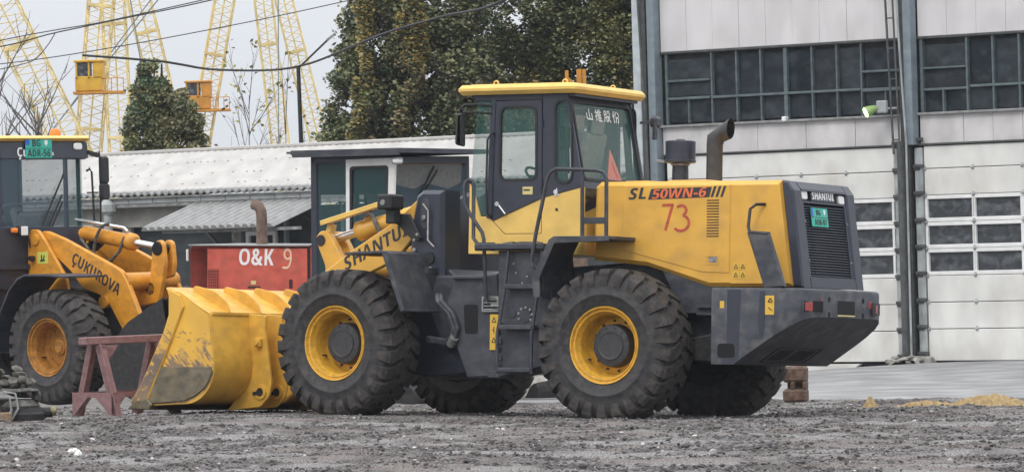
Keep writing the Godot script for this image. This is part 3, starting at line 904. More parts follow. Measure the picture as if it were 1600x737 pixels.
func loader_cab(L: Node3D):
	var b := Build.new()
	b.prism(P2([-2.05, 1.78, -0.6, 1.76, -0.6, 2.1, -2.05, 2.1]), -0.70, 0.70, 0.02)
	obj("cab_floor", b, M.cab_yellow, L)
	for s in [1, -1]:
		var T := Transform3D(Basis.from_scale(V(1, 1, s)), Vector3())
		b = Build.new()
		b.prism(P2([-2.05, 1.78, -0.6, 1.76, -0.605, 2.497, -0.62, 2.5, -1.13, 2.383, -1.745, 2.14, -1.8, 2.19, -1.9, 2.19, -1.985, 2.45, -2.04, 2.55]), 0.698, 0.73, 0.006, T)
		obj("cab_side_skin", b, M.cab_yellow, L)
		b = Build.new()
		b.frame(P2([-1.705, 3.45, -1.135, 3.45, -1.125, 2.387, -1.74, 2.143]), rounded(P2([-1.645, 3.385, -1.21, 3.385, -1.2, 2.59, -1.65, 2.595]), 0.09, 5), 0.70, 0.742, T)
		obj("cab_door", b, M.slate_clean, L)
		b = Build.new()
		b.frame(rounded(P2([-1.665, 3.4, -1.19, 3.4, -1.18, 2.57, -1.67, 2.575]), 0.1, 5), rounded(P2([-1.64, 3.38, -1.215, 3.38, -1.205, 2.6, -1.645, 2.6]), 0.085, 5), 0.73, 0.75, T)
		b.frame(rounded(P2([-0.985, 3.465, -0.755, 3.465, -0.74, 2.535, -0.975, 2.535]), 0.11, 6), rounded(P2([-0.96, 3.44, -0.775, 3.44, -0.76, 2.56, -0.95, 2.56]), 0.09, 6), 0.725, 0.745, T)
		obj("window_seal", b, M.black, L)
		b = Build.new()
		b.prism(P2([-1.64, 3.38, -1.215, 3.38, -1.205, 2.6, -1.645, 2.6]), 0.715, 0.722, 0, T)
		b.prism(P2([-0.96, 3.44, -0.775, 3.44, -0.76, 2.56, -0.95, 2.56]), 0.712, 0.719, 0, T)
		obj("side_glass", b, M.glass_cab, L)
		b = Build.new()
		b.frame(P2([-1.128, 3.55, -0.82, 3.55, -0.62, 2.503, -1.12, 2.388]), rounded(P2([-0.965, 3.44, -0.775, 3.44, -0.76, 2.555, -0.955, 2.555]), 0.09, 6), 0.695, 0.732, T)
		obj("cab_rear_quarter", b, M.slate_clean, L)
		b = Build.new()
		b.prism(P2([-1.785, 3.48, -1.712, 3.48, -1.752, 2.15, -1.83, 2.17]), 0.69, 0.735, 0.01, T)
		b.prism(P2([-2.0, 3.55, -1.13, 3.55, -1.13, 3.458, -1.98, 3.458]), 0.69, 0.732, 0.006, T)
		obj("cab_pillar", b, M.slate_clean, L)
		b = Build.new()
		b.prism(rounded(P2([-1.95, 3.46, -1.785, 3.46, -1.815, 2.2, -1.9, 2.2, -2.02, 2.6]), 0.05), 0.712, 0.72, 0, T)
		obj("corner_glass", b, M.glass_cab, L)
	b = Build.new()
	b.prism(P2([-0.72, 3.46, 0.72, 3.46, 0.72, 2.6, 0.6, 2.1, -0.6, 2.1, -0.72, 2.6]), 0, 0.008, 0, Transform3D(Basis(V(0, 0, 1), V(0.075, 0.997, 0), V(-0.997, 0.075, 0)), V(-2.215, 0, 0)))
	obj("windscreen", b, M.glass_cab, L)
	b = Build.new()
	b.bar(V(-1.99, 2.1, -0.7), V(-1.97, 3.5, -0.7), 0.04, 0.05)
	b.bar(V(-1.97, 3.5, -0.7), V(-1.97, 3.5, 0.7), 0.05, 0.1)
	obj("windscreen_frame", b, M.slate_clean, L)
	# rear wall: x across (to the far side), y up, out to the rear
	var W := Transform3D(Basis(V(0, 0, -1), V(-0.192, 0.981, 0), V(0.981, 0.192, 0)), V(-0.625, 2.5, 0))
	b = Build.new()
	b.frame(rect(-0.73, -0.01, 0.73, 1.06), rounded(rect(-0.655, 0.1, 0.655, 0.95), 0.06), -0.03, 0.0)
	obj("cab_rear_wall", b, M.slate_clean, L, W)
	b = Build.new()
	b.frame(rounded(rect(-0.68, 0.075, 0.68, 0.975), 0.07), rounded(rect(-0.65, 0.105, 0.65, 0.945), 0.055), -0.002, 0.012)
	obj("rear_window_seal", b, M.black, L, W)
	b = Build.new()
	b.prism(rect(-0.66, 0.1, 0.66, 0.95), -0.02, -0.013)
	obj("rear_window", b, M.glass_cab, L, W)
	# the four characters on the rear window, drawn stroke by stroke in a unit square
	var glyphs := [
		[[0.5, 0.95, 0.5, 0.12], [0.12, 0.62, 0.12, 0.12], [0.88, 0.62, 0.88, 0.05], [0.12, 0.12, 0.88, 0.12]],
		[[0.05, 0.72, 0.38, 0.72], [0.23, 0.97, 0.23, 0.08], [0.23, 0.08, 0.13, 0.14], [0.04, 0.38, 0.4, 0.5], [0.6, 0.98, 0.42, 0.6], [0.52, 0.75, 0.52, 0.02], [0.52, 0.77, 0.98, 0.77], [0.52, 0.54, 0.94, 0.54], [0.52, 0.31, 0.94, 0.31], [0.52, 0.06, 1.0, 0.06], [0.74, 0.77, 0.74, 0.06], [0.7, 0.98, 0.78, 0.85]],
		[[0.12, 0.9, 0.12, 0.3], [0.12, 0.3, 0.04, 0.04], [0.12, 0.9, 0.4, 0.9], [0.4, 0.9, 0.4, 0.04], [0.12, 0.65, 0.4, 0.65], [0.12, 0.4, 0.4, 0.4], [0.62, 0.92, 0.6, 0.68], [0.62, 0.92, 0.86, 0.92], [0.86, 0.92, 0.86, 0.68], [0.86, 0.68, 0.98, 0.68], [0.52, 0.5, 0.9, 0.5], [0.9, 0.5, 0.5, 0.04], [0.56, 0.44, 0.98, 0.04]],
		[[0.26, 0.98, 0.04, 0.5], [0.18, 0.7, 0.18, 0.02], [0.56, 0.95, 0.36, 0.58], [0.76, 0.95, 0.98, 0.58], [0.44, 0.48, 0.86, 0.48], [0.86, 0.48, 0.8, 0.06], [0.8, 0.06, 0.7, 0.1], [0.6, 0.48, 0.4, 0.02]]]
	for i in 4:
		var ls := []
		for l in glyphs[i]: ls.append([l[0] * 0.155, l[1] * 0.14, l[2] * 0.155, l[3] * 0.14])
		obj("lettering", strokes(ls, 0.0145, 0.003), M.white_print, L, W * Transform3D(Basis(), V(-0.36 + i * 0.205, 0.765, -0.01)))
	# roof
	b = Build.new()
	b.prism(rounded(P2([-2.17, -0.84, -0.66, -0.84, -0.66, 0.84, -2.17, 0.84]), 0.1, 6), -3.632, -3.523, 0.04, Transform3D(Basis(V(1, 0, 0), V(0, 0, 1), V(0, -1, 0)), Vector3()))
	b.prism(rounded(P2([-2.08, -0.74, -0.76, -0.74, -0.76, 0.74, -2.08, 0.74]), 0.1, 6), -3.642, -3.6, 0.01, Transform3D(Basis(V(1, 0, 0), V(0, 0, 1), V(0, -1, 0)), Vector3()))
	obj("cab_roof", b, M.cab_yellow, L)
	b = Build.new()
	b.box(V(-1.38, 3.515, 0), V(1.3, 0.05, 1.44))
	obj("roof_lining", b, M.slate_clean, L)
	for q in [[-1.85, 0.5], [-0.98, 0.5], [-1.85, -0.6], [-0.98, -0.6]]:
		b = Build.new()
		var ring := []
		for k in 13: ring.append(V(q[0] + 0.028 * cos(TAU * k / 12), 3.665 + 0.028 * sin(TAU * k / 12), q[1]))
		b.tube(ring, 0.009, 6, false)
		obj("lifting_eye", b, M.cab_yellow, L)
	# inside the cab
	b = Build.new()
	b.prism(rounded(P2([-1.1, 2.45, -0.98, 2.42, -0.84, 3.12, -0.95, 3.15]), 0.05), -0.26, 0.26, 0.03)
	b.box(V(-1.3, 2.42, 0), V(0.5, 0.14, 0.5), 0.05)
	b.prism(rounded(P2([-0.93, 3.12, -0.83, 3.1, -0.8, 3.28, -0.89, 3.3]), 0.03), -0.14, 0.14, 0.03)
	obj("driver_seat", b, M.seat_pale, L)
	b = Build.new()
	b.tube([V(-1.85, 2.0, 0), V(-1.62, 2.6, 0)], 0.05, 8)
	var wheel := []
	for k in 25: wheel.append(V(-1.6 - 0.09 * cos(TAU * k / 24), 2.66 + 0.1 * cos(TAU * k / 24), 0.2 * sin(TAU * k / 24)))
	b.tube(wheel, 0.016, 6, false)
	b.bar(V(-1.6, 2.66, -0.2), V(-1.6, 2.66, 0.2), 0.02, 0.02)
	obj("steering_wheel", b, M.black, L)
	b = Build.new()
	b.box(V(-1.15, 2.45, 0.42), V(0.55, 0.3, 0.2), 0.03)
	b.bar(V(-1.38, 2.66, 0.42), V(-1.2, 2.68, 0.42), 0.06, 0.05)
	b.bar(V(-1.45, 2.56, 0.4), V(-1.3, 2.76, 0.35), 0.03, 0.03)
	b.box(V(-1.9, 2.3, 0), V(0.12, 0.5, 0.7), 0.04)
	obj("control_console", b, M.black, L)
	b = Build.new()
	b.tube([V(-1.55, 2.72, -0.64), V(-1.57, 3.2, -0.64), V(-1.59, 3.46, -0.64)], 0.014, 6)
	b.box(V(-1.6, 3.12, -0.62), V(0.14, 0.26, 0.05), 0.03)
	b.bar(V(-0.78, 2.6, -0.66), V(-0.86, 3.45, -0.66), 0.06, 0.06)
	b.tube([V(-0.9, 2.6, 0.58), V(-0.93, 3.3, 0.55), V(-0.93, 3.4, 0.5)], 0.012, 6)
	obj("cab_fittings", b, M.black, L)
	b = Build.new()
	b.frame(P2([-0.02, 0.11, 0.32, 0.11, 0.15, 0.47]), P2([0.07, 0.16, 0.23, 0.16, 0.15, 0.34]), -0.06, -0.05)
	b.prism(P2([0.02, 0.11, 0.28, 0.11, 0.15, 0.43]), -0.07, -0.062)
	var tri := obj("warning_triangle", b, plain(lin(0.85, 0.16, 0.09), 0.4), L, W)
	tri.set_meta("label", "red warning triangle standing inside the rear window")
	# outside fittings
	b = Build.new()
	b.tube([V(-1.77, 3.4, 0.74), V(-1.9, 3.415, 0.85), V(-2.02, 3.41, 0.9), V(-2.075, 3.36, 0.9), V(-2.08, 3.2, 0.9)], 0.014, 6)
	b.tube([V(-1.77, 3.32, 0.74), V(-1.92, 3.33, 0.86), V(-2.04, 3.33, 0.9)], 0.012, 6)
	obj("mirror_arm", b, M.black, L)
	b = Build.new()
	b.prism(rounded(P2([-0.035, -0.18, 0.05, -0.2, 0.045, 0.17, -0.025, 0.16]), 0.03), -0.09, 0.09, 0.025, Transform3D(Basis(Vector3.UP, 0.3), V(-2.065, 3.15, 0.92)))
	obj("mirror", b, M.black, L)
	b = Build.new()
	b.tube([V(-1.735, 3.1, 0.742), V(-1.735, 3.1, 0.79), V(-1.78, 3.03, 0.8), V(-1.79, 2.5, 0.8), V(-1.77, 2.22, 0.8), V(-1.75, 2.18, 0.745)], 0.013, 6)
	obj("grab_handle", b, M.black, L)
	b = Build.new()
	b.bar(V(-1.66, 2.32, 0.76), V(-1.56, 2.21, 0.77), 0.02, 0.03, V(0, 0, 1), 0.005)
	b.cyl(V(-1.665, 2.325, 0.74), V(-1.665, 2.325, 0.785), 0.026, 10)
	b.cyl(V(-0.94, 2.45, 0.73), V(-0.94, 2.45, 0.765), 0.026, 10)
	b.prism(P2([-0.97, 2.41, -0.91, 2.41, -0.94, 2.5]), 0.73, 0.738)
	obj("door_handle", b, M.chrome, L)
	b = Build.new()
	b.box(V(-1.3, 2.468, 0.743), V(0.125, 0.085, 0.004), 0.001)
	obj("door_label", b, M.label_cream, L)
	b = Build.new()
	b.bar(V(-1.35, 2.475, 0.746), V(-1.27, 2.475, 0.746), 0.003, 0.018, V(0, 1, 0))
	obj("label_mark", b, M.dark_print, L)
	b = Build.new()
	for y in [3.2, 2.55]: b.cyl(V(-1.13, y - 0.04, 0.745), V(-1.13, y + 0.04, 0.745), 0.016, 8)
	b.cyl(V(-0.94, 2.26, 0.73), V(-0.94, 2.26, 0.742), 0.016, 8)
	obj("door_hinge", b, M.slate_clean, L)
	b = Build.new()   # seams of the lower door
	for q in [[-1.745, 2.143, -1.59, 2.0], [-1.59, 2.0, -1.13, 2.0], [-1.13, 2.0, -1.127, 2.38]]: b.bar(V(q[0], q[1], 0.7298), V(q[2], q[3], 0.7298), 0.003, 0.006, V(0, 0, 1).cross(V(q[2] - q[0], q[3] - q[1], 0).normalized()))
	obj("door_seam", b, plain_dark(), L)
	b = Build.new()   # work lamp at the far rear corner of the cab
	b.bar(V(-0.7, 3.28, -0.75), V(-0.66, 3.3, -0.95), 0.03, 0.03)
	b.box(V(-0.64, 3.3, -0.98), V(0.1, 0.13, 0.15), 0.03)
	b.box(V(-0.62, 3.18, -0.93), V(0.05, 0.16, 0.05), 0.01)
	obj("rear_work_lamp", b, M.slate, L)

func loader_steps(L: Node3D):
	var b := Build.new()
	b.prism(P2([-1.47, 1.8, -0.86, 1.8, -0.8, 1.3, -0.79, 0.57, -1.42, 0.43, -1.46, 0.43]), 0.5, 1.08, 0.015)
	obj("fuel_tank", b, M.slate, L)
	b = Build.new()
	b.prism(P2([-2.1, 1.51, -1.56, 1.56, -1.5, 0.44, -1.93, 0.42, -2.24, 1.15]), 0.35, 0.93, 0.015)
	b.box(V(-1.9, 1.515, 0.94), V(0.42, 0.04, 0.08), 0.01)
	obj("hydraulic_tank", b, M.slate, L)
	b = Build.new()
	b.prism(rounded(P2([-1.98, 1.22, -1.8, 1.22, -1.8, 0.9, -1.96, 0.9]), 0.03), 0.929, 0.934)
	obj("tank_opening_shade", b, M.void, L)  # black patch on the tank side, painted as shade in an opening
	b = Build.new()
	b.box(V(-1.28, 1.845, 0.98), V(0.86, 0.065, 0.42), 0.01)
	b.box(V(-0.3, 1.915, 1.05), V(0.68, 0.03, 0.6), 0.01)
	obj("platform", b, M.slate, L)
	b = Build.new()
	for k in 9: b.bar(V(-1.45 + k * 0.05, 1.883 + 0.006 * (k % 3), 1.0 + 0.02 * (k % 4)), V(-1.32 + k * 0.05, 1.886 + 0.008 * (k % 2), 1.08), 0.02, 0.012)
	obj("wood_scraps", b, M.rag, L)
	b = Build.new()
	b.prism(sheet([Vector2(0.05, 1.93), Vector2(-0.6, 1.93), Vector2(-0.66, 1.9), Vector2(-0.86, 1.5), Vector2(-0.845, 1.3)], 0.03), 0.76, 1.35, 0.004)
	b.prism(P2([0.05, 1.945, -0.62, 1.945, -0.68, 1.91, -0.88, 1.5, -0.86, 1.29, -0.78, 1.29, -0.79, 1.5, -0.61, 1.87, 0.05, 1.89]), 1.35, 1.375, 0.004)
	b.box(V(-0.82, 1.4, 1.0), V(0.02, 0.24, 0.5))
	obj("rear_fender", b, M.slate_dusty, L)
	# ladder
	for x in [[-1.3, -1.4], [-0.885, -0.975]]:
		b = Build.new()
		b.tube([V(x[0], 1.8, 1.14), V(x[0] - 0.03, 1.35, 1.18), V(x[1], 0.9, 1.2), V(x[1], 0.47, 1.2)], 0.02, 6)
		obj("ladder_rail", b, M.slate, L)
	for q in [[-1.34, -0.92, 1.41, 1.17], [-1.37, -0.96, 0.97, 1.2], [-1.38, -0.975, 0.51, 1.2]]:
		b = Build.new()
		b.box(V((q[0] + q[1]) / 2, q[2], q[3] - 0.04), V(q[1] - q[0], 0.05, 0.14), 0.008)
		obj("ladder_step", b, M.slate_dusty, L)
	b = Build.new()
	for k in 7: b.lathe([Vector2(0.016, 0), Vector2(0.015, 0.012), Vector2(0, 0.016)], 6, axis_z(V(-1.12 + 0.085 * cos(k * 0.7 - 0.6), 1.1 + 0.085 * sin(k * 0.7 - 0.6), 1.08)))
	for q in [[-1.27, 1.66], [-1.24, 1.56], [-1.1, 1.52], [-1.16, 1.45], [-0.87, 1.68]]: b.lathe([Vector2(0.014, 0), Vector2(0.013, 0.012), Vector2(0, 0.014)], 6, axis_z(V(q[0], q[1], 1.08)))
	obj("tank_bolts", b, M.steel, L)
	b = Build.new()
	b.lathe([Vector2(0.075, 0), Vector2(0.07, 0.012), Vector2(0, 0.014)], 20, axis_z(V(-1.12, 1.1, 1.08)))
	b.lathe([Vector2(0.05, 0), Vector2(0.045, 0.01), Vector2(0, 0.012)], 14, axis_z(V(-1.28, 1.12, 1.08)))
	obj("tank_cover", b, M.slate, L)
	b = Build.new()
	b.box(V(-1.585, 0.92, 0.945), V(0.105, 0.39, 0.012), 0.003)
	obj("warning_label", b, M.label, L)
	b = strokes([[-1.61, 1.03, -1.585, 1.08], [-1.585, 1.08, -1.56, 1.03], [-1.61, 1.03, -1.56, 1.03], [-1.61, 0.81, -1.585, 0.86], [-1.585, 0.86, -1.56, 0.81], [-1.61, 0.81, -1.56, 0.81], [-1.585, 0.91, -1.585, 0.98], [-1.585, 0.945, -1.61, 0.945]], 0.008)
	obj("label_mark", b, M.dark_print, L, Transform3D(Basis(), V(0, 0, 0.953)))
	b = Build.new()
	for k in 4: b.cyl(V(-1.72, 1.17 + k * 0.035, 0.96), V(-1.5, 1.165 + k * 0.035, 0.97), 0.01, 6)
	b.cyl(V(-1.6, 1.21, 0.98), V(-1.45, 1.2, 1.0), 0.02, 8)
	b.frame(rect(-1.73, 1.14, -1.52, 1.31), rect(-1.71, 1.16, -1.54, 1.29), 0.93, 0.975)
	obj("hinge_lock", b, M.steel, L)
	b = Build.new()
	b.box(V(-1.5, 0.46, 0.95), V(0.3, 0.08, 0.06), 0.01)
	for k in 6: b.box(V(-1.45 + 0.02 * (k % 2), 0.55 + k * 0.09, 1.09), V(0.05, 0.06, 0.03), 0.008)
	obj("ladder_bracket", b, M.slate_dusty, L)
	b = Build.new()
	b.tube([V(-0.97, 1.62, 1.2), V(-0.985, 1.7, 1.2), V(-0.93, 2.0, 1.2), V(-0.8, 2.57, 1.2), V(-0.76, 2.64, 1.2), V(-0.69, 2.675, 1.2), V(-0.2, 2.655, 1.2), V(-0.11, 2.63, 1.2), V(-0.075, 2.56, 1.2), V(-0.07, 1.93, 1.2)], 0.022, 8)
	b.tube([V(-0.37, 2.655, 1.2), V(-0.365, 1.93, 1.2)], 0.022, 8)
	b.box(V(-0.22, 2.115, 1.2), V(0.29, 0.07, 0.02), 0.004)
	b.tube([V(-0.97, 1.66, 1.2), V(-0.93, 1.6, 1.18), V(-0.88, 1.58, 1.1)], 0.022, 8)
	obj("rear_handrail", b, M.slate, L)
	b = Build.new()
	b.tube([V(-1.72, 1.88, 1.1), V(-1.77, 1.94, 1.1), V(-1.775, 2.5, 1.1), V(-1.79, 2.56, 1.1), V(-1.83, 2.58, 1.1), V(-1.875, 2.55, 1.1), V(-1.89, 2.5, 1.1), V(-1.885, 2.32, 1.1), V(-1.83, 2.22, 1.1), V(-1.66, 2.0, 1.1), V(-1.64, 1.93, 1.1), V(-1.66, 1.25, 1.0)], 0.022, 8)
	b.bar(V(-1.72, 1.845, 1.12), V(-1.5, 1.845, 1.12), 0.06, 0.09)
	obj("front_handrail", b, M.slate, L)

func loader_front_half(L: Node3D, F: Transform3D):
	var b := Build.new()
	for s in [1, -1]:
		b.prism(P2([-1.3, 1.2, -1.26, 1.8, -1.24, 2.16, -1.18, 2.44, -1.09, 2.5, -0.80, 2.495, -0.78, 1.25]), 0.2 * s if s > 0 else -0.57, 0.57 if s > 0 else -0.2, 0.045)
	b.prism(P2([-2.2, 1.35, -1.3, 1.62, -0.75, 1.62, -0.2, 1.2, -0.1, 0.5, -1.0, 0.42, -2.1, 0.55]), -0.5, 0.5, 0.02)
	obj("front_frame", b, M.slate_clean, L, F)
	b = Build.new()
	b.prism(P2([-0.5, 1.3, 0.35, 1.35, 0.4, 0.6, -0.4, 0.55]), -0.35, 0.4, 0.03)
	b.cyl(V(0, 0.5, 0), V(0, 1.5, 0), 0.16, 14)
	obj("hinge_block", b, M.underside, L, F)
	b = Build.new()
	b.tube([V(-1.68, 0.78, -1.0), V(-1.68, 0.78, -0.45), V(-1.68, 0.78, -0.3), V(-1.68, 0.78, 0.3), V(-1.68, 0.78, 0.45), V(-1.68, 0.78, 1.0)], [0.15, 0.16, 0.28, 0.28, 0.16, 0.15], 14)
	obj("front_axle", b, M.underside, L, F)
	b = Build.new()
	b.prism(P2([-0.85, 1.55, -0.3, 1.55, 0.0, 1.25, -0.15, 0.72, -0.75, 0.75, -0.95, 1.2]), 0.3, 0.62, 0.03)
	obj("front_side_frame", b, M.slate, L, F)
	b = Build.new()
	b.prism(rounded(P2([-1.1, 2.36, -1.03, 2.42, -0.98, 2.36, -0.98, 2.1, -1.05, 2.06, -1.1, 2.1]), 0.04), 0.568, 0.58, 0.004)
	obj("pin_plate", b, M.slate, L, F)
	b = Build.new()
	b.tube([V(-1.05, 2.345, 0.6), V(-0.97, 2.265, 0.61), V(-0.97, 1.94, 0.61), V(-0.88, 1.86, 0.61)], 0.013, 6)
	obj("pin_lever", b, M.steel, L, F)
	for q in [[-1.045, 2.19, 0.58, 0.03], [-1.12, 1.97, 0.57, 0.026], [-1.18, 1.83, 0.57, 0.026], [-0.95, 1.62, 0.57, 0.026]]:
		b = Build.new()
		b.lathe([Vector2(q[3], 0), Vector2(q[3], 0.02), Vector2(0.014, 0.025), Vector2(0, 0.025)], 10, axis_z(V(q[0], q[1], q[2])))
		obj("pin_bolt", b, M.steel, L, F)
	b = Build.new()
	b.lathe([Vector2(0.075, 0), Vector2(0.07, 0.03), Vector2(0, 0.03)], 16, axis_z(V(-0.97, 1.74, 0.56)))
	obj("boom_pin", b, M.black, L, F)
	b = Build.new()
	for r in [0.0, 0.05]:
		b.tube([V(-0.56 - r, 1.32, 0.9), V(-0.48 - r, 1.25, 1.0), V(-0.33 - r, 1.13, 1.0), V(-0.25 - r, 0.97, 1.0), V(-0.28 - r, 0.86, 1.0), V(-0.42, 0.8 + r * 0.4, 0.98), V(-0.8, 0.83 + r * 0.4, 0.8)], 0.03, 8)
	obj("steering_hose", b, M.slate_dusty, L, F)
	b = Build.new()
	b.cyl(V(-0.36, 0.78, 0.98), V(-0.28, 0.86, 1.02), 0.05, 8)
	obj("hose_clamp", b, M.steel, L, F)
	b = Build.new()
	b.prism(sheet([Vector2(-1.56, 1.77), Vector2(-1.05, 1.79), Vector2(-1.0, 1.77), Vector2(-0.745, 1.14)], 0.03), 0.72, 1.35, 0.004)
	b.prism(P2([-1.04, 1.79, -0.97, 1.79, -0.71, 1.15, -0.76, 1.13]), 1.35, 1.37, 0.003)
	b.box(V(-0.72, 1.145, 1.03), V(0.06, 0.02, 0.62), 0.004)
	b.bar(V(-0.9, 1.6, 0.5), V(-0.9, 1.6, 0.75), 0.1, 0.06)
	obj("front_fender", b, M.slate_dusty, L, F)
	for s in [1, -1]:
		b = Build.new()
		var z0 := 0.42 if s > 0 else -0.5
		b.prism(P2([-1.1, 2.4, -1.2, 2.4, -1.53, 2.15, -2.11, 1.84, -2.5, 1.6, -2.95, 0.95, -3.25, 0.25, -3.1, 0.1, -2.95, 0.2, -2.6, 0.9, -2.2, 1.45, -1.64, 1.67, -1.43, 1.80, -1.3, 1.93, -1.1, 2.15]), z0, z0 + 0.08, 0.012)
		obj("boom_arm", b, M.yellow, L, F)
	words("SHANTUI", 0.145, M.dark_print, L, F * Transform3D(Basis(V(0, 0, 1), 0.43), V(-1.78, 1.875, 0.502)), 1.12, 0.25)
	b = Build.new()
	b.prism(rounded(P2([-2.86, 1.98, -2.78, 2.07, -2.68, 2.06, -2.56, 1.9, -2.46, 1.72, -2.3, 1.62, -2.3, 1.4, -2.75, 1.35, -2.7, 1.65]), 0.05), 0.14, 0.24, 0.012)
	b.prism(rounded(P2([-2.86, 1.98, -2.78, 2.07, -2.68, 2.06, -2.56, 1.9, -2.46, 1.72, -2.3, 1.62, -2.3, 1.4, -2.75, 1.35, -2.7, 1.65]), 0.05), -0.1, 0.0, 0.012)
	b.cyl(V(-2.2, 1.6, -0.4), V(-2.2, 1.6, 0.4), 0.1, 14)
	b.prism(P2([-2.75, 1.5, -2.4, 1.7, -2.45, 1.3, -3.0, 0.8, -3.3, 0.75, -3.25, 0.95]), 0.05, 0.14, 0.012)
	obj("tilt_lever", b, M.yellow, L, F)
	b = Build.new()
	b.cyl(V(-2.77, 1.955, -0.13), V(-2.77, 1.955, 0.25), 0.065, 14)
	obj("lever_pin", b, M.black, L, F)
	b = Build.new()
	b.tube([V(-2.76, 1.96, 0.07), V(-2.3, 2.07, 0.07)], 0.05, 14)
	obj("cylinder_rod", b, M.chrome, L, F)
	b = Build.new()
	b.tube([V(-2.37, 2.055, 0.07), V(-2.35, 2.06, 0.07), V(-2.345, 2.062, 0.07), V(-2.25, 2.085, 0.07), V(-2.24, 2.087, 0.07), V(-1.4, 2.29, 0.07)], [0.085, 0.105, 0.115, 0.115, 0.1, 0.1], 20)
	b.box(V(-2.2, 2.19, 0.07), V(0.1, 0.08, 0.1), 0.01)
	obj("tilt_cylinder", b, M.yellow, L, F)
	b = Build.new()
	b.bar(V(-2.76, 2.165, 0.17), V(-1.93, 2.375, 0.17), 0.22, 0.02, Vector3.UP, 0.004)
	b.bar(V(-2.76, 2.15, 0.27), V(-1.93, 2.36, 0.27), 0.015, 0.055, Vector3.UP, 0.004)
	b.bar(V(-2.68, 2.14, 0.15), V(-2.72, 2.0, 0.15), 0.1, 0.06)
	obj("cylinder_guard", b, M.cab_yellow, L, F)
	b = Build.new()
	b.tube([V(-2.16, 2.24, 0.2), V(-2.08, 2.27, 0.22), V(-2.03, 2.2, 0.22), V(-1.93, 2.0, 0.2)], 0.028, 8)
	obj("cylinder_hose", b, M.rag, L, F)
	b = Build.new()
	b.box(V(-1.37, 2.36, 0.78), V(0.2, 0.17, 0.26), 0.02)
	b.box(V(-1.36, 2.2, 0.74), V(0.12, 0.16, 0.14), 0.015)
	b.prism(P2([-1.42, 2.24, -1.2, 2.23, -1.03, 1.97, -1.07, 1.92, -1.14, 1.93, -1.4, 2.14]), 0.62, 0.66, 0.008)
	obj("lamp_bracket", b, M.black, L, F)
	b = Build.new()
	b.lathe([Vector2(0.035, 0), Vector2(0.03, 0.01), Vector2(0, 0.012)], 12, axis_z(V(-1.38, 2.35, 0.91)))
	for q in [[-1.08, 2.0], [-1.12, 1.94]]: b.lathe([Vector2(0.02, 0), Vector2(0.018, 0.012), Vector2(0, 0.014)], 8, axis_z(V(q[0], q[1], 0.66)))
	obj("bracket_bolts", b, M.steel, L, F)
	loader_bucket(L, F)

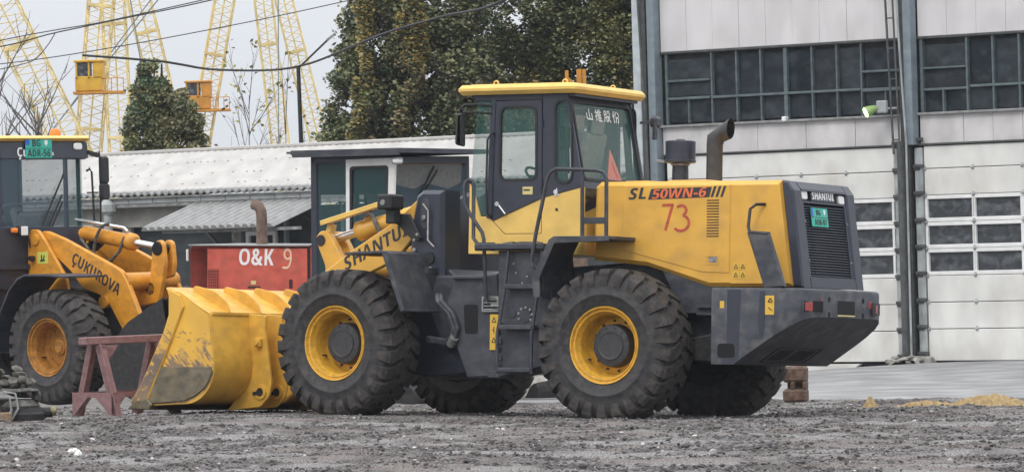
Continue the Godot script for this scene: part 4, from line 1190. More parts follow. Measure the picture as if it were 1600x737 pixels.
func loader_bucket(L: Node3D, F: Transform3D):
	var bucket := node("bucket", L, F)
	bucket.set_meta("label", "yellow bucket resting on the ground with its worn steel cheek")
	var line := [Vector2(-3.98, 1.38), Vector2(-3.40, 1.104), Vector2(-3.37, 1.09), Vector2(-3.366, 1.06), Vector2(-3.336, 0.83), Vector2(-3.325, 0.8)]
	for k in 13:   # the rounded back
		var w := 0.1 - k * 0.135
		line.append(Vector2(-3.70 + 0.415 * cos(w), 0.52 + 0.43 * sin(w)))
	line.append_array([Vector2(-3.85, 0.085), Vector2(-4.42, 0.05)])
	var b := Build.new()
	b.prism(sheet(line, 0.03), -1.5, 1.5, 0.0, Transform3D(), true)
	b.bar(V(-3.345, 0.82, -1.5), V(-3.345, 0.82, 1.46), 0.035, 0.02)
	b.bar(V(-3.365, 1.1, -1.5), V(-3.365, 1.1, 1.46), 0.05, 0.03)
	obj("bucket_shell", b, M.bucket, bucket)
	var cheek := P2([-3.93, 1.35, -3.8, 1.34, -3.36, 1.09, -3.325, 0.82, -3.27, 0.56, -3.275, 0.45, -3.31, 0.33, -3.4, 0.22, -3.54, 0.13, -3.7, 0.08, -4.4, 0.04, -4.3, 0.26, -4.17, 0.5, -3.97, 0.88, -3.9, 1.08, -3.9, 1.3])
	for s in [1, -1]:
		b = Build.new()
		b.prism(cheek, 1.47 * s if s > 0 else -1.5, 1.5 if s > 0 else -1.47, 0.004)
		var plate := obj("cheek_plate", b, M.bucket, bucket)
		if s > 0: obj("worn_paint", painted(P2([-3.88, 1.33, -3.8, 1.33, -3.37, 1.08, -3.335, 0.82, -3.28, 0.55, -3.29, 0.44, -3.33, 0.33, -3.41, 0.235, -3.55, 0.145, -3.7, 0.09, -4.33, 0.06, -4.15, 0.5, -3.95, 0.88, -3.88, 1.08]), 1.5015), worn_paint(-4.55, 0.0, 1.4, 0.74), bucket)
	b = Build.new()
	b.prism(P2([-3.31, 0.50, -3.305, 0.43, -3.34, 0.34, -3.42, 0.245, -3.55, 0.165, -3.7, 0.11, -4.32, 0.06, -4.1, 0.49]), 1.5, 1.52, 0.006)
	obj("wear_plate", b, M.worn_steel, bucket)
	b = Build.new()
	b.prism(P2([-3.985, 1.39, -3.945, 1.3, -3.94, 1.08, -4.015, 0.88, -4.22, 0.5, -4.35, 0.26, -4.49, 0.08, -4.26, 0.06, -3.956, 0.657, -3.72, 1.17, -3.78, 1.3]), 1.49, 1.53, 0.01)
	obj("cheek_edge", b, M.bucket, bucket)
	obj("worn_paint", painted(P2([-3.965, 1.37, -3.93, 1.3, -3.925, 1.08, -4.0, 0.88, -4.205, 0.5, -4.335, 0.26, -4.465, 0.09, -4.27, 0.075, -3.97, 0.655, -3.735, 1.17, -3.79, 1.285]), 1.5315), worn_paint(-4.55, 0.0, 1.4, 0.85), bucket)
	b = Build.new()
	b.prism(P2([-4.52, 0.0, -4.2, 0.0, -4.15, 0.06, -4.23, 0.13, -4.42, 0.09]), -1.53, 1.545, 0.012)
	obj("cutting_edge", b, M.worn_steel, bucket)
	for z in [1.1, 0.55, 0.0, -0.55, -1.1]:
		b = Build.new()
		b.prism(rounded(P2([-3.36, 1.095, -3.42, 1.24, -3.6, 1.36, -3.9, 1.42, -3.93, 1.36]), 0.05), z, z + 0.025, 0.004)
		obj("gusset", b, M.bucket, bucket)
	for z in [0.8, 0.5, -0.5, -0.8]:
		b = Build.new()
		b.prism(rounded(P2([-3.4, 1.11, -3.1, 1.09, -3.1, 0.9, -3.0, 0.32, -3.03, 0.17, -3.16, 0.05, -3.64, 0.0, -3.5, 0.15, -3.36, 0.34, -3.31, 0.48, -3.32, 0.8]), 0.03), z - 0.02, z + 0.02, 0.006)
		b.lathe([Vector2(0.09, 0), Vector2(0.085, 0.02), Vector2(0.05, 0.022)], 18, axis_z(V(-3.15, 0.22, z + 0.019)))
		obj("hinge_lug", b, M.bucket, bucket)
		b = Build.new()
		b.lathe([Vector2(0.05, 0), Vector2(0.045, 0.025), Vector2(0, 0.012)], 14, axis_z(V(-3.15, 0.22, z + 0.02)))
		b.bar(V(-3.25, 0.2, z + 0.035), V(-3.16, 0.21, z + 0.035), 0.02, 0.04)
		obj("pin_hole", b, M.underside, bucket)
	b = Build.new()
	b.box(V(-3.17, 0.78, 0.84), V(0.08, 0.1, 0.08), 0.01)
	b.cyl(V(-3.17, 0.78, 0.86), V(-3.17, 0.78, 0.9), 0.03, 8)
	obj("stop_block", b, M.bucket, bucket)

# a flat painted face with its own picture of wear: paint above, scraped and bare below
func painted(poly: PackedVector2Array, z: float) -> ArrayMesh:
	var idx := Geometry2D.triangulate_polygon(poly)
	var st := SurfaceTool.new()
	st.begin(Mesh.PRIMITIVE_TRIANGLES)
	for k in range(0, idx.size(), 3):
		var q := [poly[idx[k]], poly[idx[k + 1]], poly[idx[k + 2]]]
		if (q[1] - q[0]).cross(q[2] - q[0]) > 0: q.reverse()
		for p in q:
			st.set_normal(Vector3(0, 0, 1))
			st.set_uv(Vector2((p.x + 4.55) / 1.4, 1.0 - p.y / 1.4))
			st.add_vertex(V(p.x, p.y, z))
	return st.commit()
func worn_paint(_x: float, _y: float, _size: float, level: float) -> StandardMaterial3D:
	var img := Image.create(256, 256, false, Image.FORMAT_RGB8)
	var n := FastNoiseLite.new()
	n.seed = int(level * 100)
	n.frequency = 0.012
	n.fractal_octaves = 5
	for j in 256:
		for i in 256:
			var y := 1.4 * (1.0 - j / 256.0)
			var scratch := 0.6 * n.get_noise_2d(i * 1.0 + j * 0.8, j * 2.6 - i * 1.6) + 0.55 * n.get_noise_2d((i + j) * 1.3 + 300.0, (j - i) * 6.0)
			var k := smoothstep(-0.11, 0.11, y - level + 0.16 + scratch * 0.55)
			var paint := Color(0.79, 0.45, 0.05).lerp(Color(0.5, 0.28, 0.07), clampf(0.5 + n.get_noise_2d(i * 0.7, j * 0.7 + 400), 0, 1) * 0.5)
			var bare := Color(0.25, 0.17, 0.11).lerp(Color(0.15, 0.115, 0.09), clampf(0.5 + 1.5 * n.get_noise_2d(i * 0.5 + 90, j * 1.5), 0, 1))
			if n.get_noise_2d(i * 3.0 + 700.0, j * 5.0) > 0.34 and y < level + 0.15: k = 0.7 * (1.0 - k) + k * 0.4
			img.set_pixel(i, j, bare.lerp(paint, k).linear_to_srgb())
	var m := StandardMaterial3D.new()
	m.albedo_texture = ImageTexture.create_from_image(img)
	m.roughness = 0.55
	return m


# ---- the workshop (x along its front, z out of the front) ----
func make_workshop():
	var W := node("workshop", self, facade)
	tag(W, "pale workshop with a long band of dark windows above two white sectional doors", "building")
	var b := Build.new()
	b.box(V(1.28, 5.4, -10.2), V(14.4, 12.4, 20), 0.0)
	obj("core", b, M.column_dark, W)
	var panels := []     # x0, x1, y0, y1
	for k in 9: panels.append([-5.40 + 0.583 * k, -5.40 + 0.583 * (k + 1), 5.73, 11.6, 0])
	panels.append([-5.9, -5.62, 5.73, 11.6, 0])
	for k in 14: panels.append([0.16 + 0.6 * k, 0.16 + 0.6 * (k + 1), 5.73, 11.6, 0])
	for k in 5: panels.append([-5.40 + 1.05 * k, -5.40 + 1.05 * (k + 1), 3.87, 4.38, 1])
	panels.append([0.16, 1.05, 3.87, 4.39, 1])
	for k in 12: panels.append([1.05 + 0.6 * k, 1.05 + 0.6 * (k + 1), 3.87, 4.39, 1])
	for k in 5: panels.append([5.65 + 0.57 * k, 5.65 + 0.57 * (k + 1), -0.1, 3.84, 1])
	for p in panels:
		b = Build.new()
		b.box(V((p[0] + p[1]) / 2, (p[2] + p[3]) / 2, -0.06 + rng.randf_range(-0.004, 0.004)), V(p[1] - p[0] - (0.008 if p[4] else 0.004), p[3] - p[2], 0.12), 0.003)
		obj("wall_panel", b, M.wall_low if p[4] else M.wall_white, W)
	b = Build.new()
	b.box(V(0.5, 5.71, -0.05), V(12.8, 0.05, 0.14), 0.01)
	obj("upper_flashing", b, M.column_dark, W)
	b = Build.new()
	b.box(V(-2.7, 4.375, 0.0), V(5.5, 0.045, 0.18), 0.008)
	b.box(V(4.2, 4.385, 0.0), V(8.1, 0.045, 0.18), 0.008)
	obj("window_sill", b, M.eave, W)
	b = Build.new()
	b.box(V(-2.75, 3.855, 0.0), V(5.2, 0.03, 0.16), 0.004)
	b.box(V(4.2, 3.855, 0.0), V(8.1, 0.035, 0.16), 0.004)
	obj("door_lintel", b, M.column_dark, W)
	# window band: columns, panes and glazing bars
	var left := [-4.29, -3.74, -3.21, -2.67, -2.1, -1.57, -1.05]
	var panes := [[-5.27, -4.33, 5.22, 5.58], [-5.27, -4.33, 4.92, 5.17], [-5.27, -4.84, 4.44, 4.83], [-4.79, -4.33, 4.44, 4.83], [-1.01, -0.2, 5.2, 5.58], [-1.01, -0.2, 4.88, 5.15], [-1.01, -0.57, 4.42, 4.82], [-0.53, -0.1, 4.42, 4.82], [0.24, 1.10, 5.2, 5.58], [0.24, 1.10, 4.84, 5.15], [0.24, 0.62, 4.43, 4.77], [0.67, 1.10, 4.43, 4.77]]
	for k in 6:
		panes.append([left[k] + 0.025, left[k + 1] - 0.025, 4.9, 5.62]); panes.append([left[k] + 0.025, left[k + 1] - 0.025, 4.44, 4.84])
	for k in 11:
		panes.append([1.17 + 0.53 * k, 1.65 + 0.53 * k, 4.86, 5.62]); panes.append([1.17 + 0.53 * k, 1.65 + 0.53 * k, 4.43, 4.80])
	for p in panes:
		b = Build.new()
		b.box(V((p[0] + p[1]) / 2, (p[2] + p[3]) / 2, -0.085), V(p[1] - p[0], p[3] - p[2], 0.008), 0.0, Transform3D(Basis(Vector3.UP, rng.randf_range(-0.006, 0.006)), Vector3()))
		obj("window_pane", b, M.panes[rng.randi() % 4], W)
	b = Build.new()
	b.box(V(-4.56, 4.63, -0.078), V(0.4, 0.36, 0.006))
	obj("window_pane", b, M.pane_dusty, W)
	var bars := []
	for x in left: bars.append([x, 5.05, 0.075 if x == -2.67 else 0.034, 1.3])
	for k in 12: bars.append([1.14 + 0.53 * k, 5.05, 0.038, 1.3])
	bars.append_array([[-5.3, 5.05, 0.05, 1.3], [-4.815, 4.63, 0.03, 0.42], [-0.55, 4.62, 0.03, 0.42], [0.21, 5.05, 0.06, 1.3], [0.645, 4.6, 0.035, 0.38]])
	for q in bars:
		b = Build.new()
		b.box(V(q[0], q[1], -0.05), V(q[2], q[3], 0.09), 0.006)
		obj("mullion", b, M.sash, W)
	for q in [[-4.8, -4.31, 4.875, 0.05], [-4.8, -4.8, 5.195, 0.04], [-2.67, 0, 4.87, 0.045], [-0.61, 0, 4.85, 0.06], [-0.61, 0, 5.175, 0.04], [0.66, 0, 5.175, 0.035], [0.66, 0, 4.805, 0.045]]:
		var x0 := -5.27
		var x1 := -4.33
		if q[0] == -2.67: x0 = -4.29; x1 = -1.07
		if q[0] == -0.61: x0 = -1.03; x1 = -0.19
		if q[0] == 0.66: x0 = 0.23; x1 = 1.12
		b = Build.new()
		b.box(V((x0 + x1) / 2, q[2], -0.042), V(x1 - x0, q[3], 0.085), 0.006)
		obj("transom", b, M.sash, W)
	b = Build.new()
	b.box(V(4.2, 4.83, -0.044), V(6.0, 0.045, 0.08), 0.006)
	obj("transom", b, M.sash, W)
	# sectional doors
	for d in [[-5.3, -0.38, -0.03, [-5.2, -4.28, -3.3, -2.33, -1.37], 0.055], [0.245, 5.6, 0.0, [0.28, 1.26, 2.26, 3.26, 4.26], 0.0]]:
		var door := node("sectional_door", W)
		var y: float = 0.144 + d[4] - 0.055
		if d[0] < 0: y = 0.08
		for k in 8:
			var y0: float = 0.182 + 0.4642 * k + d[2]
			if k == 0: y0 = y
			var y1: float = 0.182 + 0.4642 * (k + 1) + d[2]
			if k == 7: y1 = 3.83
			if k >= 3 and k <= 5:
				for e in [[y0 + 0.003, y0 + 0.07], [y1 - 0.068, y1 - 0.003]]:
					b = Build.new()
					b.box(V((d[0] + d[1]) / 2, (e[0] + e[1]) / 2, 0.0), V(d[1] - d[0], e[1] - e[0], 0.08), 0.006)
					obj("door_rail", b, M.door_frame, door)
				for x in d[3]:
					b = Build.new()
					b.box(V(x + 0.465, (y0 + y1) / 2, -0.02), V(0.93, 0.335, 0.008))
					obj("door_pane", b, M.pane_dusty, door)
					for xx in [x - 0.02, x + 0.94]:
						if xx > d[1] - 0.02: continue
						b = Build.new()
						b.box(V(xx, (y0 + y1) / 2, -0.003), V(0.05, 0.33, 0.074), 0.004)
						obj("door_stile", b, M.door_frame, door)
			else:
				b = Build.new()
				b.box(V((d[0] + d[1]) / 2, (y0 + y1) / 2, 0.0), V(d[1] - d[0], y1 - y0 - 0.012, 0.08), 0.008)
				obj("door_section", b, M.door_white, door)
			if k > 0:
				for x in d[3]:
					b = Build.new()
					b.cyl(V(x - 0.05, y0, 0.045), V(x + 0.01, y0, 0.045), 0.022, 8)
					b.box(V(x - 0.02, y0, 0.042), V(0.04, 0.09, 0.01))
					obj("door_hinge", b, M.jamb, door)
	b = Build.new()
	b.box(V(2.7, 0.03, -0.03), V(5.2, 0.18, 0.06)); b.box(V(-2.8, 0.0, -0.03), V(5.2, 0.2, 0.06))
	obj("door_gap_shade", b, M.void, W)  # black bars painted for the shade under both doors
	# jambs with their worn brackets
	for q in [[-0.285, 0.15, 0.0], [0.145, 0.16, 0.03]]:
		b = Build.new()
		b.box(V(q[0], 1.95, 0.02), V(q[1], 3.7, 0.1), 0.01)
		obj("door_jamb", b, M.jamb, W)
		for k in 9:
			b = Build.new()
			var y := 0.25 + 0.4642 * k - (0.07 if q[0] < 0 else 0.02)
			b.box(V(q[0] + 0.005, y, 0.08), V(q[1] + 0.05, 0.06, 0.06), 0.008)
			b.box(V(q[0] - 0.03, y - 0.045, 0.07), V(q[1] - 0.03, 0.05, 0.04), 0.008)
			obj("jamb_bracket", b, M.column_dark, W)
	b = Build.new()
	b.box(V(-0.09, 3.7, 0.05), V(0.17, 8.0, 0.14), 0.01)
	obj("inner_column", b, M.column_dark, W)
	b = Build.new()
	b.box(V(0.055, 7.8, 0.1), V(0.16, 7.9, 0.2), 0.01)
	obj("steel_column", b, M.column, W)
	b = Build.new()
	b.cyl(V(-0.12, 0.2, 0.2), V(-0.12, 3.9, 0.2), 0.075, 14)
	obj("downpipe", b, M.column_dark, W)
	b = Build.new()
	b.tube([V(0.02, 0.1, 0.26), V(0.03, 3.9, 0.26), V(-0.07, 5.8, 0.26), V(-0.12, 7.5, 0.26)], 0.02, 8)
	obj("conduit", b, M.jamb, W)
	b = Build.new()
	b.cyl(V(-0.22, 3.7, 0.28), V(-0.35, 7.5, 0.28), 0.022, 8)
	b.cyl(V(-0.09, 3.7, 0.28), V(-0.19, 7.5, 0.28), 0.018, 8)
	for k in 7: b.cyl(V(-0.23 - 0.018 * k, 3.95 + 0.53 * k, 0.28), V(-0.10 - 0.014 * k, 3.95 + 0.53 * k, 0.28), 0.014, 6)
	obj("ladder", b, M.column_dark, W)
	# left corner columns and ladder
	b = Build.new()
	b.box(V(-5.84, 5.7, 0.05), V(0.17, 12.0, 0.22), 0.01)
	obj("corner_column", b, M.column_pale, W)
	b = Build.new()
	b.box(V(-5.5, 5.7, 0.06), V(0.16, 12.0, 0.24), 0.01)
	obj("steel_column", b, M.column, W)
	b = Build.new()
	b.box(V(-5.68, 5.7, 0.1), V(0.09, 12.0, 0.1), 0.01)
	obj("corner_channel", b, M.column_dark, W)
	b = Build.new()
	for k in 12: b.cyl(V(-5.68, 3.55 + 0.67 * k, 0.1), V(-5.5, 3.55 + 0.67 * k, 0.1), 0.022, 6)
	b.tube([V(-5.55, 3.0, 0.26), V(-5.6, 4.6, 0.26), V(-5.72, 7.2, 0.26)], 0.025, 8)
	obj("ladder", b, M.column_dark, W)
	b = Build.new()
	b.prism(rounded(P2([-0.46, -0.45, -0.4, -0.14, -0.22, 0.1, 0.08, 0.19, 0.34, 0.17, 0.42, -0.05, 0.44, -0.45]), 0.06), -0.1, 0.62, 0.05)
	b.prism(rounded(P2([-0.66, -0.45, -0.42, -0.17, -0.3, -0.02, -0.2, -0.45]), 0.05), 0.2, 0.85, 0.04)
	for k in 9: b.box(V(-0.3 + 0.08 * k, 0.1 + 0.02 * (k % 3), 0.5 + 0.03 * (k % 4)), V(0.1, 0.05, 0.12), 0.015, Transform3D(Basis(V(0, 0, 1), 0.2 * sin(k * 2.0)), V(0.02 * sin(k * 5.0), 0.01, 0)))
	obj("column_footing", b, M.rough_concrete, W)
	b = Build.new()
	b.prism(P2([-4.6, 0.05, -1.15, 0.05, -1.5, -0.17, -4.6, -0.17]), 0.02, 0.12, 0.01)
	obj("door_threshold", b, M.door_white, W)
	b = Build.new()
	b.box(V(-2.66, 4.41, 0.05), V(0.1, 0.09, 0.1), 0.015)
	b.tube([V(-2.72, 4.39, 0.06), V(-2.95, 4.36, 0.05), V(-3.4, 4.385, 0.07)], 0.012, 6)
	obj("junction_box", b, M.door_frame, W)
	# floodlight, lit
	var f := node("floodlight", self, facade * Transform3D(Basis(), V(-0.47, 4.5, 0.35)))
	tag(f, "lit greenish white floodlight on a bracket beside the ladder between the doors", "floodlight")
	b = Build.new()
	b.box(V(0.08, 0.03, 0), V(0.2, 0.22, 0.1), 0.02)
	b.cyl(V(0.1, 0, -0.05), V(0.35, 0, -0.1), 0.02, 8)
	obj("housing", b, M.jamb, f)
	b = Build.new()
	var aim := V(-0.75, -0.5, 0.9).normalized()
	b.tube([V(-0.02, 0.02, 0.04), V(-0.02, 0.02, 0.04) + aim * 0.12, V(-0.02, 0.02, 0.04) + aim * 0.2], [0.05, 0.085, 0.1], 16, true)
	obj("shade", b, mk(lin(0.3, 0.45, 0.15), 0.4), f)
	var lit := StandardMaterial3D.new()
	lit.albedo_color = Color(0.9, 1.0, 0.8)
	lit.emission_enabled = true
	lit.emission = Color(0.85, 1.0, 0.72)
	lit.emission_energy_multiplier = 2.2
	b = Build.new()
	b.tube([V(-0.02, 0.02, 0.04) + aim * 0.201, V(-0.02, 0.02, 0.04) + aim * 0.22], [0.094, 0.085], 16, true)
	obj("lamp_face", b, lit, f)
	var sp := SpotLight3D.new()
	sp.name = "lamp_light"
	sp.light_color = Color(0.88, 1.0, 0.8)
	sp.light_energy = 2.0
	sp.spot_angle = 60.0
	sp.spot_range = 30.0
	sp.spot_attenuation = 2.0
	sp.light_size = 0.09
	sp.shadow_enabled = true
	f.add_child(sp)
	sp.position = V(-0.02, 0.02, 0.04) + aim * 0.26
	sp.basis = Basis.looking_at(aim)


# ---- the long shed with its wavy roof and lean-to ----
func wavy(x0: float, x1: float, pitch: float, amp: float, a: Vector3, d: Vector3, th := 0.012) -> Build:   # corrugated sheet: waves along x, running from a along d
	var b := Build.new()
	var n := int((x1 - x0) / pitch * 8.0)
	var prev := []
	for i in n + 1:
		var x := lerpf(x0, x1, float(i) / n)
		var w := amp * sin(TAU * x / pitch)
		var up := V(0, 1, 0)
		var p := V(x, 0, 0) + a + up * w
		var row := [p, p + d, p + d - up * th, p - up * th]
		if i > 0:
			b.quad(prev[0], row[0], row[1], prev[1], 1)
			b.quad(prev[3], prev[2], row[2], row[3], 2)
			b.quad(prev[0], prev[3], row[3], row[0], 3)
		prev = row
	return b
func make_shed():
	var S := node("long_shed", self, shed)
	tag(S, "long low shed with a pale corrugated roof behind the parked machines", "building")
	var x0 := -9.0
	var x1 := 10.9
	obj("roof", wavy(x0, x1, 0.19, 0.009, V(0, 0.07, -0.05), V(0, 0.93, -4.5)), M.roof, S)
	obj("roof_edge", wavy(x0, x1, 0.19, 0.026, V(0, 0.05, 0.12), V(0, 0.05, -0.4), 0.04), M.eave, S)
	var b := Build.new()
	for k in 105:
		var x := x0 + 0.19 * (k + 0.25)
		if x > x1: break
		for r in [0.5, 1.6, 2.9]:
			if rng.randf() < 0.6: continue
			b.box(V(x, 0.115 + 0.2067 * r, -0.05 - r), V(0.03, 0.02, 0.03))
	obj("roof_fixings", b, M.fascia, S)
	b = Build.new()
	b.prism(P2([x0, 0.98, x1, 0.98, x1, 1.06, x0, 1.06]), -4.75, -4.45, 0.02)
	obj("ridge_cap", b, M.roof, S)
	for k in 29:
		b = Build.new()
		b.box(V(x0 + 0.35 + 0.66 * k, -0.1, 0.02), V(0.645, 0.1, 0.05), 0.006)
		obj("fascia_board", b, M.fascia, S)
	b = Build.new()
	b.box(V((x0 + x1) / 2, -0.035, 0.05), V(x1 - x0, 0.03, 0.12), 0.004)
	b.box(V((x0 + x1) / 2, -0.19, -0.02), V(x1 - x0, 0.08, 0.1), 0.01)
	obj("gutter", b, M.eave, S)
	b = Build.new()
	b.box(V((x0 + 0.4) / 2, -0.42, -0.35), V(-x0 + 0.4, 0.4, 0.1))
	b.box(V((x0 + x1) / 2, -2.4, -4.6), V(x1 - x0, 4.2, 0.1))
	obj("shed_wall", b, M.shed_wall, S)
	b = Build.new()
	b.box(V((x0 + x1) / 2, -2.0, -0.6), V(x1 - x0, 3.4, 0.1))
	obj("opening_shade", b, M.shed_dark, S)  # dark board coloured as the shade within the open bays
	for x in [-4.2, -2.2, 0.9, 2.1, 3.6, 5.2, 6.9, 8.6]:
		b = Build.new()
		b.box(V(x, -2.1, -0.42), V(0.07 if x > 0 else 0.26, 3.6, 0.1), 0.01)
		obj("post", b, M.column if x > 0 else M.fascia, S)
	b = Build.new()
	b.box(V(0.8, -1.15, -0.45), V(0.3, 0.9, 0.1), 0.01)
	obj("pier", b, M.rough_concrete, S)
	b = Build.new()
	b.frame(rect(1.05, -1.25, 1.85, -0.78), rect(1.13, -1.25, 1.77, -0.86), -0.45, -0.38)
	obj("white_frame", b, M.door_frame, S)
	b = Build.new()
	b.bar(V(2.7, -0.5, -0.3), V(4.2, -1.5, -0.3), 0.04, 0.05)
	b.bar(V(-0.1, -0.6, -0.3), V(0.9, -1.5, -0.3), 0.05, 0.06)
	obj("brace", b, M.column_dark, S)
	b = Build.new()
	b.tube([V(-2.25, -0.2, 0.1), V(-2.25, -0.6, 0.1), V(-2.25, -3.4, 0.1)], 0.09, 10)
	b.box(V(-2.25, -0.22, 0.1), V(0.34, 0.34, 0.3), 0.1)
	obj("downpipe", b, M.fascia, S)
	# lean-to over the yard side
	b = Build.new()
	b.box(V(2.1, -0.24, 0.05), V(4.4, 0.04, 0.06), 0.008)
	b.box(V(2.3, -0.75, 1.4), V(3.6, 0.06, 0.06))
	obj("porch_beam", b, M.eave, S)
	b = Build.new()
	var n := 17
	for k in n:
		var xa := 0.05 + 0.205 * k
		var p := P2([xa, 0.0, xa + 0.05, 0.07, xa + 0.12, 0.07, xa + 0.205, 0.0, xa + 0.205, -0.012, xa, -0.012])
		b.prism(p, 0.0, 1.62, 0.0, Transform3D(Basis(V(1, 0, 0), V(0, 0.955, 0.295), V(0, -0.295, 0.955)), V(0, -0.23, 0.0)))
	obj("porch_roof", b, M.porch, S)


# ---- the excavator with the red engine house ----
func make_excavator():
	var E := node("excavator", self, excavator)
	tag(E, "old excavator with red engine house and dark cab with a white door frame", "excavator")
	var b := Build.new()
	b.prism(rounded(P2([-3.63, -0.75, -1.39, -0.75, -1.39, 0.535, -3.62, 0.52]), 0.02), -1.9, 0.0, 0.02)
	b.prism(P2([-3.29, -0.7, -1.46, -0.7, -1.46, 0.5, -3.28, 0.49]), 0.0, 0.012, 0.004)
	obj("engine_house", b, M.red, E)
	b = Build.new()
	b.box(V(-2.5, 0.54, -0.5), V(2.2, 0.02, 1.1), 0.005)
	b.box(V(-3.45, 0.535, -0.05), V(0.34, 0.025, 0.1), 0.005)
	obj("top_edge", b, M.porch, E)
	words("O&K", 0.225, M.white_print, E, Transform3D(Basis(), V(-2.385, 0.375, 0.012)), 0.98, 0.06)
	var nine := Build.new()
	var pts := []
	for k in 12: pts.append(Vector2(-1.805 + 0.06 * cos(-0.3 + k * 0.52), 0.42 + 0.065 * sin(-0.3 + k * 0.52)))
	pts.append_array([Vector2(-1.745, 0.4), Vector2(-1.75, 0.33), Vector2(-1.78, 0.26), Vector2(-1.82, 0.235), Vector2(-1.9, 0.24)])
	for k in pts.size() - 1: nine.bar(V(pts[k].x, pts[k].y, 0.0005 * (k % 2)), V(pts[k + 1].x, pts[k + 1].y, 0.0005 * (k % 2)), 0.004, 0.03, V(0, 0, 1).cross(V(pts[k + 1].x - pts[k].x, pts[k + 1].y - pts[k].y, 0).normalized()))
	obj("painted_number", nine, M.cream_print, E, Transform3D(Basis(), V(0, 0, 0.0145)))
	b = Build.new()
	b.box(V(-3.17, 0.06, 0.013), V(0.21, 0.3, 0.004))
	obj("vent", b, M.void, E)
	for k in 6:
		b = Build.new()
		b.box(V(-3.265 + 0.038 * k, 0.06, 0.017), V(0.01, 0.3, 0.006))
		obj("vent_bar", b, M.red, E)
	b = Build.new()
	for k in 8: b.box(V(-3.17, -0.07 + 0.038 * k, 0.016), V(0.21, 0.009, 0.004))
	obj("vent_wires", b, M.red, E)
	b = Build.new()
	b.box(V(-2.43, 0.03, 0.013), V(0.09, 0.05, 0.004))
	obj("type_plate", b, M.label_cream, E)
	b = Build.new()
	b.box(V(-2.42, -0.03, 0.016), V(0.22, 0.02, 0.02), 0.004)
	b.box(V(-1.75, 0.02, 0.02), V(0.05, 0.12, 0.03), 0.008)
	obj("hatch_handle", b, M.underside, E)
	b = Build.new()
	b.box(V(-3.66, 0.4, 0.0), V(0.03, 0.16, 0.03), 0.005)
	obj("marker_strip", b, M.white_print, E)
	b = Build.new()
	b.tube([V(-2.72, 0.5, -0.5), V(-2.72, 0.9, -0.5), V(-2.73, 1.0, -0.5), V(-2.77, 1.07, -0.5), V(-2.86, 1.1, -0.5)], [0.08, 0.075, 0.075, 0.075, 0.075], 14)
	obj("exhaust_pipe", b, M.pipe, E)
	# cab
	var posts := [[-1.345, 0.0, 0.12], [-0.64, 0.0, 0.05], [0.06, 0.0, 0.1]]
	b = Build.new()
	b.prism(P2([-1.4, -0.75, 0.03, -0.75, 0.03, 0.1, -1.4, 0.1]), -1.72, 0.0, 0.01)
	b.box(V(-1.345, 0.9, -0.05), V(0.11, 1.7, 0.1), 0.012)
	b.box(V(-0.69, 1.7, -0.04), V(1.4, 0.09, 0.08), 0.01)
	b.box(V(-0.02, 0.9, -0.05), V(0.1, 1.68, 0.1), 0.012)
	b.box(V(-0.05, 0.9, -1.68), V(0.1, 1.66, 0.09), 0.012)
	b.box(V(-1.34, 0.9, -1.68), V(0.1, 1.66, 0.09), 0.012)
	b.box(V(-0.03, 1.69, -0.86), V(0.08, 0.1, 1.7), 0.01)
	b.box(V(-1.36, 0.35, -0.86), V(0.05, 0.7, 1.6), 0.0)
	b.box(V(-1.36, 1.1, -0.9), V(0.06, 1.2, 0.1), 0.0)
	b.box(V(-0.7, 1.32, -1.68), V(1.3, 0.72, 0.06), 0.0)
	b.box(V(-1.36, 1.45, -0.86), V(0.05, 0.45, 1.6), 0.0)
	b.box(V(-0.7, 1.72, -0.86), V(1.3, 0.04, 1.6), 0.0)
	obj("cab_frame", b, M.slate_clean, E)
	b = Build.new()
	b.frame(P2([-0.76, 0.02, 0.02, 0.02, 0.1, 1.72, -0.75, 1.7]), rounded(P2([-0.7, 0.12, -0.06, 0.12, 0.0, 1.62, -0.69, 1.61]), 0.06), -0.03, 0.02)
	obj("door_frame", b, M.door_frame, E)
	b = Build.new()
	b.frame(rounded(P2([-0.715, 0.1, -0.05, 0.1, 0.01, 1.635, -0.705, 1.63]), 0.07), rounded(P2([-0.665, 0.15, -0.1, 0.15, -0.05, 1.58, -0.655, 1.575]), 0.06), -0.02, 0.012)
	obj("door_seal", b, M.black, E)
	b = Build.new()
	b.prism(P2([-0.69, 0.12, -0.06, 0.12, 0.0, 1.62, -0.68, 1.61]), -0.02, -0.012)
	obj("door_glass", b, M.glass_blue, E)
	b = Build.new()
	b.prism(P2([-1.3, 0.08, -0.77, 0.08, -0.77, 1.66, -1.3, 1.66]), -0.03, -0.022)
	obj("side_glass", b, M.glass_blue, E)
	b = Build.new()
	b.prism(P2([-1.29, 0.08, -0.1, 0.08, -0.1, 0.95, -1.29, 0.95]), -1.7, -1.692)
	obj("far_side_glass", b, M.glass_blue, E)
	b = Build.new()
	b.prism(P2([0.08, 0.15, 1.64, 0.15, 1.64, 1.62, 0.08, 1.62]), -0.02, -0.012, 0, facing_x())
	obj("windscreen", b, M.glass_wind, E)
	b = Build.new()
	for k in 6:
		var z := -0.1 - 0.25 * k
		b.quad(V(-0.06 - 0.02 * (k % 2), 1.38 - 0.04 * (k % 3), z), V(-0.06 - 0.02 * ((k + 1) % 2), 1.38 - 0.04 * ((k + 1) % 3), z - 0.25), V(-0.04, 1.64, z - 0.25), V(-0.04, 1.64, z), 1)
		b.quad(V(-0.075 - 0.02 * (k % 2), 1.38 - 0.04 * (k % 3), z), V(-0.055, 1.64, z), V(-0.055, 1.64, z - 0.25), V(-0.075 - 0.02 * ((k + 1) % 2), 1.38 - 0.04 * ((k + 1) % 3), z - 0.25), 1)
	obj("sun_shade", b, M.fabric, E)
	b = Build.new()
